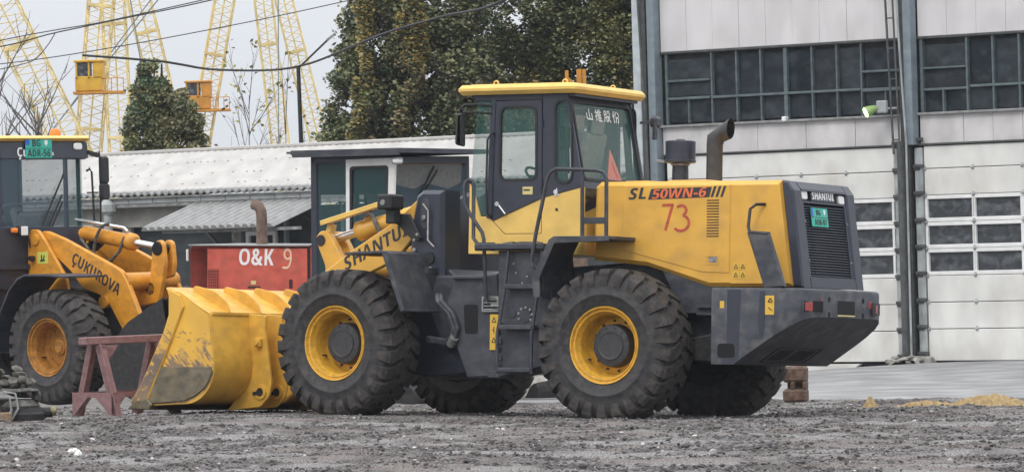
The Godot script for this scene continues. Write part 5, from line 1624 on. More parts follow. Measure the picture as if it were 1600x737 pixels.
	b.bar(V(0.0, 1.6, -0.95), V(0.01, 1.2, -0.62), 0.02, 0.02)
	b.bar(V(0.0, 1.55, -1.02), V(0.01, 1.2, -0.68), 0.02, 0.02)
	obj("wiper", b, M.black, E)
	b = Build.new()
	var c := [V(-1.56, 1.77, 0.22), V(0.33, 1.79, 0.2), V(0.27, 1.77, -1.82), V(-1.56, 1.73, -1.82)]
	for e in [0.0]:
		var t := c.map(func(q): return q + V(0, 0.06, 0))
		b.quad(t[0], t[1], t[2], t[3]); b.quad(c[3], c[2], c[1], c[0])
		for k in 4: b.quad(c[k], c[(k + 1) % 4], t[(k + 1) % 4], t[k])
	b.bar(V(-1.54, 1.76, 0.2), V(0.32, 1.78, 0.19), 0.03, 0.05)
	b.box(V(-1.6, 1.8, 0.2), V(0.08, 0.03, 0.03))
	obj("cab_roof", b, M.slate, E)
	b = Build.new()
	b.box(V(0.2, 1.68, 0.08), V(0.12, 0.09, 0.14), 0.02)
	obj("work_lamp", b, M.jamb, E)
	b = Build.new()
	b.box(V(0.22, 1.675, 0.1), V(0.1, 0.07, 0.12), 0.02)
	obj("lamp_lens", b, M.lens, E)
	b = Build.new()
	b.prism(rounded(P2([-0.95, 0.3, -0.8, 0.28, -0.85, 1.25, -1.0, 1.25]), 0.05), -1.1, -0.6, 0.05)
	b.box(V(-0.65, 0.4, -0.85), V(0.5, 0.15, 0.5), 0.05)
	b.box(V(-0.3, 0.5, -1.4), V(0.3, 0.8, 0.2), 0.03)
	obj("driver_seat", b, M.seat, E)
	b = Build.new()
	b.box(V(-1.6, -1.35, -0.9), V(3.0, 0.9, 1.8), 0.1)
	for s in [0.35, -2.3]: b.prism(rounded(P2([-3.4, -1.85, 0.6, -1.85, 0.8, -1.4, 0.4, -1.15, -3.3, -1.15, -3.6, -1.5]), 0.2), s - 0.5, s, 0.04)
	obj("undercarriage", b, M.underside, E)


# ---- the orange loader at the left (x towards its front, z towards the camera) ----
func make_orange_loader():
	var C := node("wheel_loader", self, orange_loader)
	tag(C, "orange wheel loader at the left edge with a green plate above its windscreen", "wheel loader")
	var b := Build.new()
	for s in [1, -1]:
		make_wheel(C, Transform3D(Basis(Vector3.UP, 0.0 if s > 0 else PI) * Basis(V(0, 0, 1), 0.09), V(0, 0.76, 1.1 * s)), M.rim_worn, M.rim_worn, 0.03, 0.5)
		make_wheel(C, Transform3D(Basis(Vector3.UP, 0.0 if s > 0 else PI), V(-3.1, 0.76, 1.1 * s)), M.rim_worn, M.rim_worn, 0.03, 0.5)
	b = Build.new()
	b.tube([V(0, 0.76, -1.0), V(0, 0.76, -0.3), V(0, 0.76, 0.3), V(0, 0.76, 1.0)], [0.15, 0.27, 0.27, 0.15], 14)
	b.prism(P2([-1.2, 1.7, 0.3, 1.5, 0.6, 1.0, 0.3, 0.6, -1.2, 0.6]), -0.42, 0.42, 0.02)
	b.prism(P2([-4.2, 1.7, -1.3, 1.7, -1.2, 0.6, -4.2, 0.8]), -0.5, 0.5, 0.02)
	obj("chassis", b, M.underside, C)
	for s in [1, -1]:
		var z := 0.54 if s > 0 else -0.6
		b = Build.new()
		b.prism(rounded(P2([-1.2, 2.33, -1.13, 2.45, -0.97, 2.44, -0.79, 2.24, -0.4, 1.74, -0.3, 1.3, -1.22, 1.3]), 0.05), z, z + 0.06, 0.01)
		obj("arm_tower", b, M.orange, C)
		z = 0.44 if s > 0 else -0.52
		b = Build.new()
		b.prism(rounded(P2([-0.98, 2.42, -0.88, 2.42, -0.5, 2.3, 0.5, 1.9, 0.68, 1.82, 0.8, 1.66, 1.06, 1.15, 1.35, 0.5, 1.15, 0.4, 0.95, 0.6, 0.6, 1.08, 0.36, 1.42, 0.16, 1.5, -0.14, 1.58, -0.38, 1.83, -0.74, 2.08, -1.0, 2.28]), 0.05), z, z + 0.08, 0.012)
		obj("lift_arm", b, M.orange, C)
	b = Build.new()
	b.lathe([Vector2(0.085, 0), Vector2(0.08, 0.03), Vector2(0.05, 0.035), Vector2(0, 0.035)], 18, axis_z(V(-1.02, 2.3, 0.6)))
	obj("arm_pin", b, M.orange, C)
	b = Build.new()
	b.cyl(V(0.32, 1.38, 0.3), V(0.32, 1.38, 0.56), 0.09, 14)
	obj("arm_pin", b, M.orange, C)
	b = Build.new()
	b.cyl(V(-0.8, 1.1, 0.32), V(0.3, 1.36, 0.34), 0.07, 12)
	obj("lift_cylinder", b, M.orange, C)
	b = Build.new()
	b.cyl(V(0.7, 1.66, -0.5), V(0.7, 1.66, 0.5), 0.13, 16)
	obj("arm_cross_tube", b, M.orange, C)
	b = Build.new()
	b.lathe([Vector2(0.15, 0), Vector2(0.14, 0.006), Vector2(0, 0.006)], 18, axis_z(V(0.36, 1.42, 0.46)))
	b.lathe([Vector2(0.09, 0), Vector2(0.09, 0.01), Vector2(0, 0.01)], 18, axis_z(V(0.84, 1.55, 0.11)))
	b.lathe([Vector2(0.1, 0), Vector2(0.095, 0.02), Vector2(0.04, 0.025), Vector2(0, 0.02)], 18, axis_z(V(1.02, 2.12, 0.12)))
	b.lathe([Vector2(0.1, 0), Vector2(0.09, 0.01), Vector2(0, 0.01)], 18, axis_z(V(-0.58, 2.24, -0.12)))
	obj("grease_patch", b, M.void, C)
	words("ÇUKUROVA", 0.16, M.dark_print, C, Transform3D(Basis(V(0, 0, 1), -0.47), V(0.15, 1.785, 0.522)), 0.92, 0.0)
	b = Build.new()
	b.box(V(-0.88, 2.035, 0.602), V(0.23, 0.17, 0.004), 0.001)
	obj("warning_label", b, plain(lin(0.6, 0.6, 0.12), 0.5), C)
	obj("label_mark", strokes([[-0.93, 1.99, -0.83, 2.0], [-0.9, 2.0, -0.9, 2.08], [-0.87, 2.0, -0.84, 2.07]], 0.022), M.dark_print, C, Transform3D(Basis(), V(0, 0, 0.606)))
	b = Build.new()
	b.tube([V(-0.66, 2.36, 0), V(-0.6, 2.38, 0), V(0.27, 2.24, 0), V(0.3, 2.24, 0), V(0.41, 2.22, 0), V(0.44, 2.215, 0)], [0.09, 0.105, 0.105, 0.125, 0.125, 0.08], 18)
	obj("tilt_cylinder", b, M.orange, C)
	b = Build.new()
	b.cyl(V(0.42, 2.22, 0), V(0.98, 2.13, 0), 0.05, 14)
	b.tube([V(-0.75, 2.58, 0.05), V(-0.4, 2.53, 0.08), V(0.3, 2.43, 0.08), V(0.36, 2.38, 0.08)], 0.024, 8)
	obj("cylinder_rod", b, M.chrome, C)
	b = Build.new()
	b.tube([V(0.0, 2.5, 0.1), V(-0.12, 2.47, 0.14), V(-0.22, 2.3, 0.16), V(-0.28, 2.1, 0.16), V(-0.15, 1.95, 0.16), V(0.1, 1.97, 0.16), V(0.25, 2.1, 0.14), V(0.32, 2.3, 0.1)], 0.024, 8)
	b.tube([V(-0.5, 2.3, 0.2), V(-0.35, 2.15, 0.2), V(-0.3, 2.0, 0.2)], 0.024, 8)
	obj("cylinder_hose", b, M.dirty_metal, C)
	b = Build.new()
	b.prism(rounded(P2([0.9, 2.1, 0.95, 2.2, 1.05, 2.25, 1.13, 2.2, 1.16, 1.9, 1.12, 1.72, 1.0, 1.35, 0.6, 1.3, 0.45, 1.38, 0.3, 1.74, 0.55, 1.78, 0.85, 1.72]), 0.05), 0.04, 0.12, 0.012)
	b.prism(rounded(P2([0.9, 2.1, 0.95, 2.2, 1.05, 2.25, 1.13, 2.2, 1.16, 1.9, 1.12, 1.72, 0.9, 1.68]), 0.05), -0.14, -0.06, 0.012)
	obj("tilt_lever", b, M.orange, C)
	b = Build.new()
	b.prism(rounded(P2([-0.75, 2.2, -0.6, 2.32, -0.45, 2.32, -0.42, 2.2, -0.6, 2.1]), 0.03), -0.2, -0.12, 0.01)
	b.cyl(V(1.02, 2.12, -0.18), V(1.02, 2.12, 0.14), 0.07, 14)
	obj("cylinder_mount", b, M.underside, C)
	b = Build.new()
	b.prism(sheet([Vector2(-1.05, 1.0), Vector2(-0.92, 1.3), Vector2(-0.74, 1.58), Vector2(-0.55, 1.74), Vector2(-0.4, 1.79), Vector2(0.1, 1.78), Vector2(0.45, 1.75)], 0.03), 0.64, 1.4, 0.004)
	obj("front_fender", b, M.slate, C)
	b = Build.new()
	b.prism(P2([-1.6, 2.5, -1.22, 2.48, -1.22, 1.6, -1.6, 1.6]), -0.95, 1.3, 0.03)
	b.prism(P2([-1.6, 1.95, -1.15, 1.95, -1.15, 1.88, -1.6, 1.88]), 0.3, 1.35, 0.01)
	b.prism(P2([-1.6, 1.6, -1.3, 1.6, -1.3, 0.7, -1.6, 0.7]), -0.9, 1.2, 0.03)
	obj("cab_base", b, M.slate_clean, C)
	b = Build.new()
	b.bar(V(-1.18, 2.36, 0.5), V(-1.14, 2.1, 0.46), 0.02, 0.02)
	b.tube([V(-1.18, 2.4, 0.62), V(-1.14, 2.2, 0.6), V(-1.1, 2.05, 0.5), V(-1.05, 2.03, 0.62)], 0.014, 6)
	b.cyl(V(-1.07, 2.03, 0.6), V(-1.07, 2.03, 0.68), 0.04, 8)
	obj("lamp_cable", b, M.black, C)
	b = Build.new()
	b.box(V(-1.13, 2.44, 0.91), V(0.08, 0.07, 0.09), 0.015)
	obj("indicator", b, M.orange_lens, C)
	b = Build.new()
	b.box(V(-1.15, 2.44, 0.75), V(0.1, 0.15, 0.17), 0.02)
	obj("lamp_housing", b, M.black, C)
	b = Build.new()
	b.box(V(-1.1, 2.43, 0.74), V(0.02, 0.13, 0.13), 0.008)
	obj("headlamp", b, M.lens, C)
	# cab
	b = Build.new()
	b.prism(rounded(P2([-2.95, 3.73, -1.4, 3.73, -1.33, 3.78, -1.4, 3.82, -2.95, 3.83]), 0.02), -0.83, 0.95, 0.03)
	obj("cab_roof", b, M.cab_yellow, C)
	b = Build.new()
	b.prism(P2([-1.46, 3.73, -1.39, 3.72, -1.37, 3.49, -1.46, 3.47]), -0.8, 0.92, 0.01)
	b.box(V(-1.42, 3.1, -0.375), V(0.05, 1.3, 0.07), 0.012)
	b.box(V(-1.6, 3.1, -0.79), V(0.06, 1.3, 0.05), 0.012)
	b.box(V(-1.42, 3.1, 0.93), V(0.06, 1.3, 0.06), 0.012)
	b.box(V(-2.9, 3.1, -0.79), V(0.08, 1.35, 0.06), 0.01)
	b.box(V(-2.9, 3.1, 0.93), V(0.08, 1.35, 0.06), 0.01)
	b.box(V(-2.93, 2.6, 0.07), V(0.06, 0.3, 1.7)); b.box(V(-2.93, 3.62, 0.07), V(0.06, 0.2, 1.7))
	b.box(V(-2.93, 3.1, -0.42), V(0.06, 1.2, 0.76)); b.box(V(-2.93, 3.1, 0.85), V(0.06, 1.2, 0.16))
	b.box(V(-2.2, 2.46, 0.07), V(1.5, 0.06, 1.7))
	obj("cab_frame", b, M.slate_clean, C)
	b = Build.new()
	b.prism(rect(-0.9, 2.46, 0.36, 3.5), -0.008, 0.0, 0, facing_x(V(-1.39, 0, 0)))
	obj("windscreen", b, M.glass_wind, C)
	b = Build.new()
	b.quad(V(-1.405, 2.45, -0.41), V(-1.5, 2.45, -0.78), V(-1.5, 3.62, -0.78), V(-1.405, 3.62, -0.41))
	b.quad(V(-1.41, 2.45, -0.41), V(-1.41, 3.62, -0.41), V(-1.505, 3.62, -0.78), V(-1.505, 2.45, -0.78))
	b.box(V(-2.2, 3.05, -0.8), V(1.3, 1.15, 0.008))
	obj("corner_glass", b, M.glass_blue, C)
	b = Build.new()
	b.prism(rounded(rect(-0.085, -0.05, 0.085, 0.05), 0.05, 6), 0, 0.03, 0.01, facing_x(V(-1.385, 3.66, -0.59)))
	obj("roof_lamp", b, M.lens, C)
	b = Build.new()
	b.lathe([Vector2(0.085, 3.81), Vector2(0.085, 3.85), Vector2(0.075, 3.9), Vector2(0.055, 3.935), Vector2(0, 3.945)], 18, Transform3D(Basis(), V(-1.8, 0, -0.54)))
	obj("beacon", b, M.orange_lens, C)
	b = Build.new()
	b.box(V(0, 0, 0), V(0.515, 0.29, 0.012), 0.004)
	var plate := obj("number_plate", b, M.plate_green, C, facing_x(V(-1.36, 3.635, 0.19)))
	plate.set_meta("label", "green two line number plate above the windscreen")
	b = Build.new()
	b.box(V(-0.22, 0.09, 0.007), V(0.07, 0.09, 0.003))
	obj("plate_band", b, M.plate_blue, plate)
	b = Build.new()
	b.box(V(0, -0.005, 0.0065), V(0.5, 0.008, 0.003))
	obj("plate_line", b, M.dark_print, plate)
	words("BG", 0.1, M.dark_print, plate, Transform3D(Basis(), V(-0.05, 0.07, 0.008)), 0.95)
	words("ADR-56", 0.1, M.dark_print, plate, Transform3D(Basis(), V(0, -0.075, 0.008)), 0.95)
	b = Build.new()
	b.prism(P2([-0.03, 0.04, 0.03, 0.04, 0.03, -0.01, 0, -0.045, -0.03, -0.01]), 0.006, 0.009, 0, Transform3D(Basis(), V(0.14, 0.075, 0)))
	obj("plate_crest", b, M.white_print, plate)
	words("Çu", 0.13, M.white_print, C, facing_x(V(-1.366, 3.575, 0.50)) , 1.0)
	words("A", 0.05, M.white_print, C, facing_x(V(-1.366, 3.55, -0.09)), 1.0)
	b = Build.new()
	b.bar(V(-1.36, 3.26, -0.29), V(-1.36, 2.44, 0.2), 0.02, 0.02, V(1, 0, 0))
	b.bar(V(-1.355, 2.95, -0.24), V(-1.355, 2.45, 0.06), 0.02, 0.02, V(1, 0, 0))
	b.bar(V(-1.352, 2.84, -0.24), V(-1.352, 2.45, 0.0), 0.02, 0.02, V(1, 0, 0))
	obj("wiper", b, M.black, C)
	b = Build.new()
	b.prism(rounded(P2([-2.6, 2.6, -2.45, 2.58, -2.5, 3.2, -2.62, 3.2]), 0.05), 0.3, 0.75, 0.05)
	b.box(V(-2.25, 2.6, 0.5), V(0.5, 0.15, 0.5), 0.05)
	b.tube([V(-1.7, 2.4, 0.3), V(-1.85, 2.75, 0.3)], 0.05, 8)
	var ring := []
	for k in 21: ring.append(V(-1.86 + 0.06 * cos(TAU * k / 20), 2.78 + 0.06 * cos(TAU * k / 20), 0.3 + 0.19 * sin(TAU * k / 20)))
	b.tube(ring, 0.015, 6, false)
	b.box(V(-1.6, 2.55, 0.1), V(0.15, 0.3, 0.6), 0.05)
	obj("driver_seat", b, M.seat, C)
	b = Build.new()
	b.bar(V(-1.4, 3.58, -0.8), V(-1.35, 3.52, -0.98), 0.1, 0.05)
	b.tube([V(-1.36, 3.56, -0.92), V(-1.36, 3.58, -1.0), V(-1.36, 3.4, -1.02), V(-1.36, 2.52, -1.0)], 0.016, 6)
	b.tube([V(-1.42, 3.3, -0.8), V(-1.42, 3.33, -0.86), V(-1.42, 3.28, -0.9), V(-1.42, 2.5, -0.93)], 0.018, 6)
	b.bar(V(-1.42, 2.98, -0.8), V(-1.4, 2.98, -1.0), 0.02, 0.02)
	obj("mirror_arm", b, M.black, C)
	b = Build.new()
	b.prism(rounded(rect(-0.1, -0.2, 0.1, 0.2), 0.05), -0.03, 0.05, 0.02, facing_x(V(-1.34, 3.31, -1.06)) * Transform3D(Basis(Vector3.UP, 0.3), Vector3()))
	b.prism(rounded(rect(-0.11, -0.12, 0.11, 0.12), 0.05), -0.03, 0.05, 0.02, facing_x(V(-1.34, 2.99, -1.06)) * Transform3D(Basis(Vector3.UP, 0.3), Vector3()))
	obj("mirror", b, M.black, C)
	# bucket, seen edge on behind the trestle
	b = Build.new()
	b.prism(sheet([Vector2(2.45, 1.42), Vector2(1.75, 1.1), Vector2(1.45, 0.85), Vector2(1.35, 0.5), Vector2(1.5, 0.15), Vector2(1.75, 0.05), Vector2(2.7, 0.04)], 0.03), -1.45, 1.4, 0)
	b.prism(P2([2.45, 1.42, 1.75, 1.1, 1.45, 0.85, 1.35, 0.5, 1.5, 0.15, 1.75, 0.05, 2.7, 0.04]), 1.4, 1.43, 0.004)
	b.prism(P2([2.45, 1.42, 1.75, 1.1, 1.45, 0.85, 1.35, 0.5, 1.5, 0.15, 1.75, 0.05, 2.7, 0.04]), -1.48, -1.45, 0.004)
	obj("bucket", b, M.underside, C)


# ---- trestle, scrap, block ----
func make_small_things():
	var T := node("steel_trestle", self, trestle)
	tag(T, "dull pink primed steel trestle standing between the orange loader and the yellow bucket", "trestle")
	# x along the top beam (away to the right), z towards the camera
	var b := Build.new()
	b.box(V(0.6, 0.87, 0), V(1.3, 0.085, 0.16), 0.008)
	obj("top_beam", b, M.primer, T)
	for x in [0.12, 0.98]:
		for s in [1, -1]:
			b = Build.new()
			b.bar(V(x, 0.82, 0.07 * s), V(x, 0.0, 0.36 * s), 0.09, 0.02, V(1, 0, 0))
			b.bar(V(x + 0.045, 0.82, 0.07 * s), V(x + 0.045, 0.0, 0.36 * s), 0.012, 0.11, V(1, 0, 0))
			obj("leg", b, M.primer, T)
			b = Build.new()
			b.prism(P2([0.0, 0.0, 0.32, 0.25, 0.0, 0.28]), 0, 0.012, 0, Transform3D(Basis(V(0, 0, -s), V(0, 1, 0), V(1, 0, 0)), V(x - 0.06, 0.0, 0.36 * s)))
			obj("gusset", b, M.primer, T)
		b = Build.new()
		b.bar(V(x - 0.05, 0.25, -0.3), V(x - 0.05, 0.25, 0.3), 0.012, 0.06)
		obj("cross_bar", b, M.primer, T)
		b = Build.new()
		b.prism(P2([x + 0.05, 0.815, x + 0.28, 0.815, x + 0.1, 0.6]), 0.08, 0.092)
		obj("gusset", b, M.primer, T)
	for s in [1, -1]:
		b = Build.new()
		b.bar(V(0.1, 0.25, 0.28 * s), V(1.0, 0.25, 0.28 * s), 0.012, 0.06)
		obj("side_rail", b, M.primer, T)
		b = Build.new()
		b.prism(P2([0.1, 0.24, 0.34, 0.26, 0.12, 0.02]), 0.30 * s, 0.312 * s, 0)
		obj("gusset", b, M.primer, T)
	# scrapped gearbox under a rag at the left edge
	var g := node("scrap_gearbox", self, Transform3D(Basis(Vector3.UP, 0.3), V(-5.42, ground_height(-5.42, -48.6) + 0.05, -48.6)))
	tag(g, "oily scrapped gearbox topped by a rag in front of the orange loader's wheel", "scrap")
	b = Build.new()
	b.prism(rounded(P2([-0.5, 0.2, 0.22, 0.17, 0.24, 0.26, 0.2, 0.32, -0.5, 0.34]), 0.03), -0.2, 0.2, 0.03)
	b.lathe([Vector2(0.22, 0.1), Vector2(0.24, 0.14), Vector2(0.2, 0.2), Vector2(0.12, 0.21)], 14, Transform3D(Basis(), V(0.0, 0.0, 0.05)))
	b.box(V(0.1, 0.3, 0.18), V(0.2, 0.02, 0.1), 0.006)
	obj("casing", b, M.dirty_metal, g)
	b = Build.new()
	b.lathe([Vector2(0.25, -0.02), Vector2(0.26, 0.05), Vector2(0.24, 0.07), Vector2(0.22, 0.12), Vector2(0.1, 0.13), Vector2(0, 0.13)], 18, Transform3D(Basis(), V(0.03, 0, 0.05)))
	b.cyl(V(0.2, 0.06, 0.08), V(0.36, 0.06, 0.12), 0.055, 12)
	obj("flange", b, M.underside, g)
	b = Build.new()
	b.cyl(V(0.34, 0.07, 0.12), V(0.4, 0.07, 0.13), 0.05, 12)
	obj("coupling", b, mk(lin(0.3, 0.27, 0.12), 0.5, 0.3, 0.6, 3.0), g)
	b = Build.new()
	for k in 26:
		var a := rng.randf_range(0, TAU)
		var q := V(rng.randf_range(-0.34, 0.12), 0.34 + rng.randf_range(0, 0.2), rng.randf_range(-0.15, 0.15))
		b.lathe([Vector2(0.0, -0.04), Vector2(0.05, -0.02), Vector2(0.06, 0.02), Vector2(0.0, 0.04)], 6, Transform3D(Basis.from_euler(V(a, a * 2, a * 3)).scaled(V(1.3, 0.8, 1.0)), q))
	obj("rag", b, M.rag, g)
	b = Build.new()
	b.tube([V(-0.2, 0.3, 0.25), V(-0.08, 0.28, 0.3), V(-0.05, 0.12, 0.3), V(-0.12, 0.0, 0.28)], 0.014, 6)
	b.tube([V(-0.3, 0.25, 0.25), V(-0.15, 0.24, 0.33), V(-0.13, 0.1, 0.33), V(-0.2, 0.0, 0.3)], 0.014, 6)
	obj("hose", b, M.jamb, g)
	b = Build.new()
	b.box(V(-0.22, 0.03, 0.3), V(0.18, 0.1, 0.12), 0.01)
	obj("wooden_block", b, mk(lin(0.32, 0.22, 0.15), 0.8, 0.0, 0.7, 3.0), g)
	# rusty block behind the rear wheel
	var k := node("rusty_block", self, Transform3D(Basis(Vector3.UP, -0.2), V(3.56, -0.24, -57.0)))
	tag(k, "rusty steel block with slots standing behind the far rear wheel of the big loader", "block")
	b = Build.new()
	b.box(V(0, 0.35, 0), V(0.3, 0.2, 0.3), 0.03); b.box(V(0, 0.08, 0), V(0.3, 0.17, 0.3), 0.03); b.box(V(0.02, 0.21, -0.05), V(0.24, 0.12, 0.18))
	b.box(V(0.125, 0.21, 0), V(0.04, 0.1, 0.28), 0.01); b.box(V(-0.02, 0.21, 0.08), V(0.06, 0.1, 0.12), 0.01)
	obj("body", b, M.rust, k)
	var c := node("concrete_lump", self, Transform3D(Basis(Vector3.UP, 0.4), V(0.34, -0.33, -60.5)))
	tag(c, "pale broken concrete lump seen between the wheels under the big loader", "rubble")
	b = Build.new()
	b.prism(rounded(P2([-0.5, 0, 0.5, 0, 0.42, 0.3, 0.1, 0.42, -0.3, 0.36]), 0.1), -0.3, 0.3, 0.05)
	obj("body", b, M.rough_concrete, c)


# ---- cranes ----
func lattice(a: Vector3, c: Vector3, w: float, step: float, bays := true) -> Array:   # square lattice boom: chords and lacing
	var chords := Build.new()
	var lacing := Build.new()
	var d := (c - a).normalized()
	var s := d.cross(V(0, 0, 1)).normalized()
	var f := s.cross(d).normalized()
	var n := int((c - a).length() / step)
	var corner := [s * w + f * w, s * w - f * w, -s * w - f * w, -s * w + f * w]
	for q in corner: chords.tube([a + q, c + q], 0.032, 5, false)
	chords.tube([a, c], 0.03, 5, false)
	for i in n:
		var p := a + d * (step * i)
		var e := a + d * (step * (i + 1))
		var m := (p + e) / 2
		for k in 4:
			lacing.tube([p + corner[k], m + corner[(k + 1) % 4]], 0.015, 4, false)
			lacing.tube([m + corner[(k + 1) % 4], e + corner[k]], 0.015, 4, false)
		if bays and i % 7 == 3:
			for k in 4: chords.bar(m + corner[k], m + corner[(k + 1) % 4], 0.07, 0.09)
	return [chords, lacing]
func make_crane(a: Vector3, c: Vector3, w: float, step: float, label: String) -> Node3D:
	var o := node("lattice_crane")
	tag(o, label, "crane", "lattice cranes behind the yard")
	var l := lattice(a, c, w, step)
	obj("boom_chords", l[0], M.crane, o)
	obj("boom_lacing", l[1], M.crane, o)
	return o
func crane_cab(o: Node3D, at: Vector3, mat, s := 1.0):
	var b := Build.new()
	b.box(at + V(-0.02, -0.22, 0) * s, V(0.9, 0.5, 0.9) * s, 0.03)
	b.box(at + V(0.3, 0.25, 0) * s, V(0.34, 0.62, 0.9) * s, 0.03)
	b.box(at + V(0, 0.54, 0) * s, V(1.0, 0.08, 1.0) * s, 0.02)
	for x in [-0.42, 0.0]: b.box(at + V(x, 0.25, 0.42) * s, V(0.06, 0.6, 0.06) * s)
	obj("cab", b, mat, o)
	b = Build.new()
	b.box(at + V(-0.15, 0.24, 0.4) * s, V(0.5, 0.5, 0.02) * s)
	obj("cab_window", b, M.pane_dusty, o)
	b = Build.new()
	b.box(at + V(0.3, -0.52, 0) * s, V(1.7, 0.08, 1.0) * s)
	for k in 4: b.tube([at + V(0.55 + 0.2 * k, -0.5, 0.45) * s, at + V(0.55 + 0.2 * k, -0.05, 0.45) * s], 0.015 * s, 4)
	b.tube([at + V(0.5, -0.05, 0.45) * s, at + V(1.15, -0.05, 0.45) * s], 0.015 * s, 4)
	obj("cab_platform", b, M.crane_orange, o)
func make_cranes():
	make_crane(V(-13.6, 3.2, -150), V(-17.6, 11.9, -150), 0.55, 0.62, "wide yellow lattice boom leaning left at the far left of the row of cranes")
	var o := make_crane(V(-14.95, 0, -152), V(-13.55, 12.2, -152), 0.42, 0.6, "yellow lattice crane with a yellow glazed cab and platform half way up")
	crane_cab(o, V(-14.05, 7.95, -150.6), M.crane_cab)
	make_crane(V(-14.2, 0, -165), V(-14.52, 13, -165), 0.42, 0.6, "upright yellow lattice mast just right of the crane with the glazed cab")
	make_crane(V(-11.2, 0, -167), V(-14.1, 13.4, -167), 0.42, 0.6, "yellow lattice boom leaning left behind the small dark tree")
	o = make_crane(V(-11.5, 0, -150), V(-9.1, 12, -150), 0.32, 0.5, "slim yellow lattice crane with an orange cab beside the small dark tree")
	crane_cab(o, V(-10.3, 7.15, -149), M.crane_orange, 0.9)
	make_crane(V(-7.9, 0, -165), V(-9.1, 13, -165), 0.32, 0.55, "slim upright yellow lattice boom left of the utility pole")
	make_crane(V(-5.75, 0, -167), V(-8.65, 13, -167), 0.32, 0.55, "yellow lattice boom leaning left just behind the utility pole")
	var b := Build.new()
	var q := [[V(-10.5, 13, -155), V(-18.5, 3, -155)], [V(-10.1, 13, -155), V(-18.3, 3.5, -155)], [V(-13.3, 13, -155), V(-12.4, 6.5, -155)], [V(-8.1, 12, -160), V(-8.3, 4, -160)]]
	for l in q:
		var c := Build.new()
		c.tube([l[0], l[1]], 0.022, 4, false)
		tag(obj("hoist_rope", c, M.column), ["grey hoist rope slanting steeply down to the far left behind the crane cab", "second grey hoist rope just beside the slanting rope behind the crane cab", "thin rope hanging between the upright mast and the leaning boom", "thin vertical rope hanging left of the slim upright boom"][q.find(l)], "rope", "hoist ropes of the cranes")
	# a bit of orange steelwork showing over the loader's cab roof
	o = node("yellow_steel_bracket", self)
	tag(o, "orange steel frame end showing above the rear of the big loader's cab roof", "bracket")
	b = Build.new()
	b.bar(V(0.82, 3.9, -62), V(0.82, 4.25, -62), 0.05, 0.05)
	b.bar(V(0.99, 3.9, -62), V(0.99, 4.26, -62), 0.07, 0.07)
	b.bar(V(1.06, 3.9, -62), V(1.06, 4.26, -62), 0.05, 0.05)
	b.bar(V(0.82, 4.15, -62), V(1.0, 3.98, -62), 0.04, 0.04)
	b.bar(V(0.76, 3.9, -62), V(1.12, 3.9, -62), 0.08, 0.06)
	obj("frame", b, M.crane_orange, o)
	b = Build.new()
	b.bar(V(0.94, -0.3, -62), V(0.94, 3.86, -62), 0.22, 0.2)
	obj("mast", b, M.pipe, o)


# ---- pole and cables ----
func cable(pts: Array, r: float, label: String):
	var b := Build.new()
	var c := Curve3D.new()
	for i in pts.size():
		var t: Vector3 = (pts[mini(i + 1, pts.size() - 1)] - pts[maxi(i - 1, 0)]) / 6.0
		c.add_point(pts[i], -t, t)
	var line := []
	var n := pts.size() * 7
	for k in n + 1: line.append(c.sample_baked(c.get_baked_length() * k / n))
	b.tube(line, r, 6)
	tag(obj("overhead_cable", b, M.cable), label, "cable", "overhead cables")
func make_cables():
	var b := Build.new()
	var o := node("utility_pole", self)
	tag(o, "thin dark utility pole with a slanting lamp arm left of the big tree", "utility pole")
	b.tube([V(-4.66, -0.5, -98), V(-4.56, 4.17, -98), V(-4.58, 5.93, -98)], [0.055, 0.05, 0.045], 8)
	obj("post", b, M.cable, o)
	b = Build.new()
	b.tube([V(-4.58, 5.88, -98), V(-3.9, 6.5, -98)], 0.024, 6)
	obj("arm", b, M.cable, o)
	b = Build.new()
	b.bar(V(-3.94, 6.47, -98), V(-3.74, 6.62, -98), 0.09, 0.05)
	obj("lamp_head", b, M.jamb, o)
	cable([V(-6.64, 5.01, -70), V(-5.4, 4.88, -70), V(-4.7, 4.85, -73), V(-3.74, 5.16, -80), V(-2.0, 5.25, -71), V(-0.95, 5.25, -66), V(0.1, 5.2, -60), V(1.8, 6.0, -52)], 0.021, "thick black cable sagging across in front of the big tree")
	cable([V(-8.5, 4.55, -61), V(-6.78, 4.7, -60), V(-6.12, 4.85, -60), V(-5.3, 5.0, -60), V(-3.6, 5.32, -60), V(-1.0, 6.0, -60)], 0.009, "upper of the thin cables crossing the sky at upper left")
	cable([V(-8.5, 4.6, -62), V(-6.9, 4.9, -62), V(-6.2, 5.01, -62), V(-5.4, 5.13, -62), V(-3.3, 5.55, -62), V(-1.0, 6.1, -62)], 0.008, "thin cable running close beneath the upper cable at upper left")
	cable([V(-8.5, 4.5, -63), V(-6.9, 4.62, -63), V(-5.6, 4.78, -63), V(-4.0, 5.03, -63), V(-2.4, 5.32, -63), V(0.5, 5.9, -63)], 0.0075, "lowest thin cable crossing the cranes and running into the big tree")
	cable([V(-8.4, 4.25, -61.5), V(-6.75, 4.5, -61.5), V(-6.4, 4.66, -61.5), V(-6.2, 4.94, -61.5)], 0.007, "short thin cable branching down left from the upper cables")


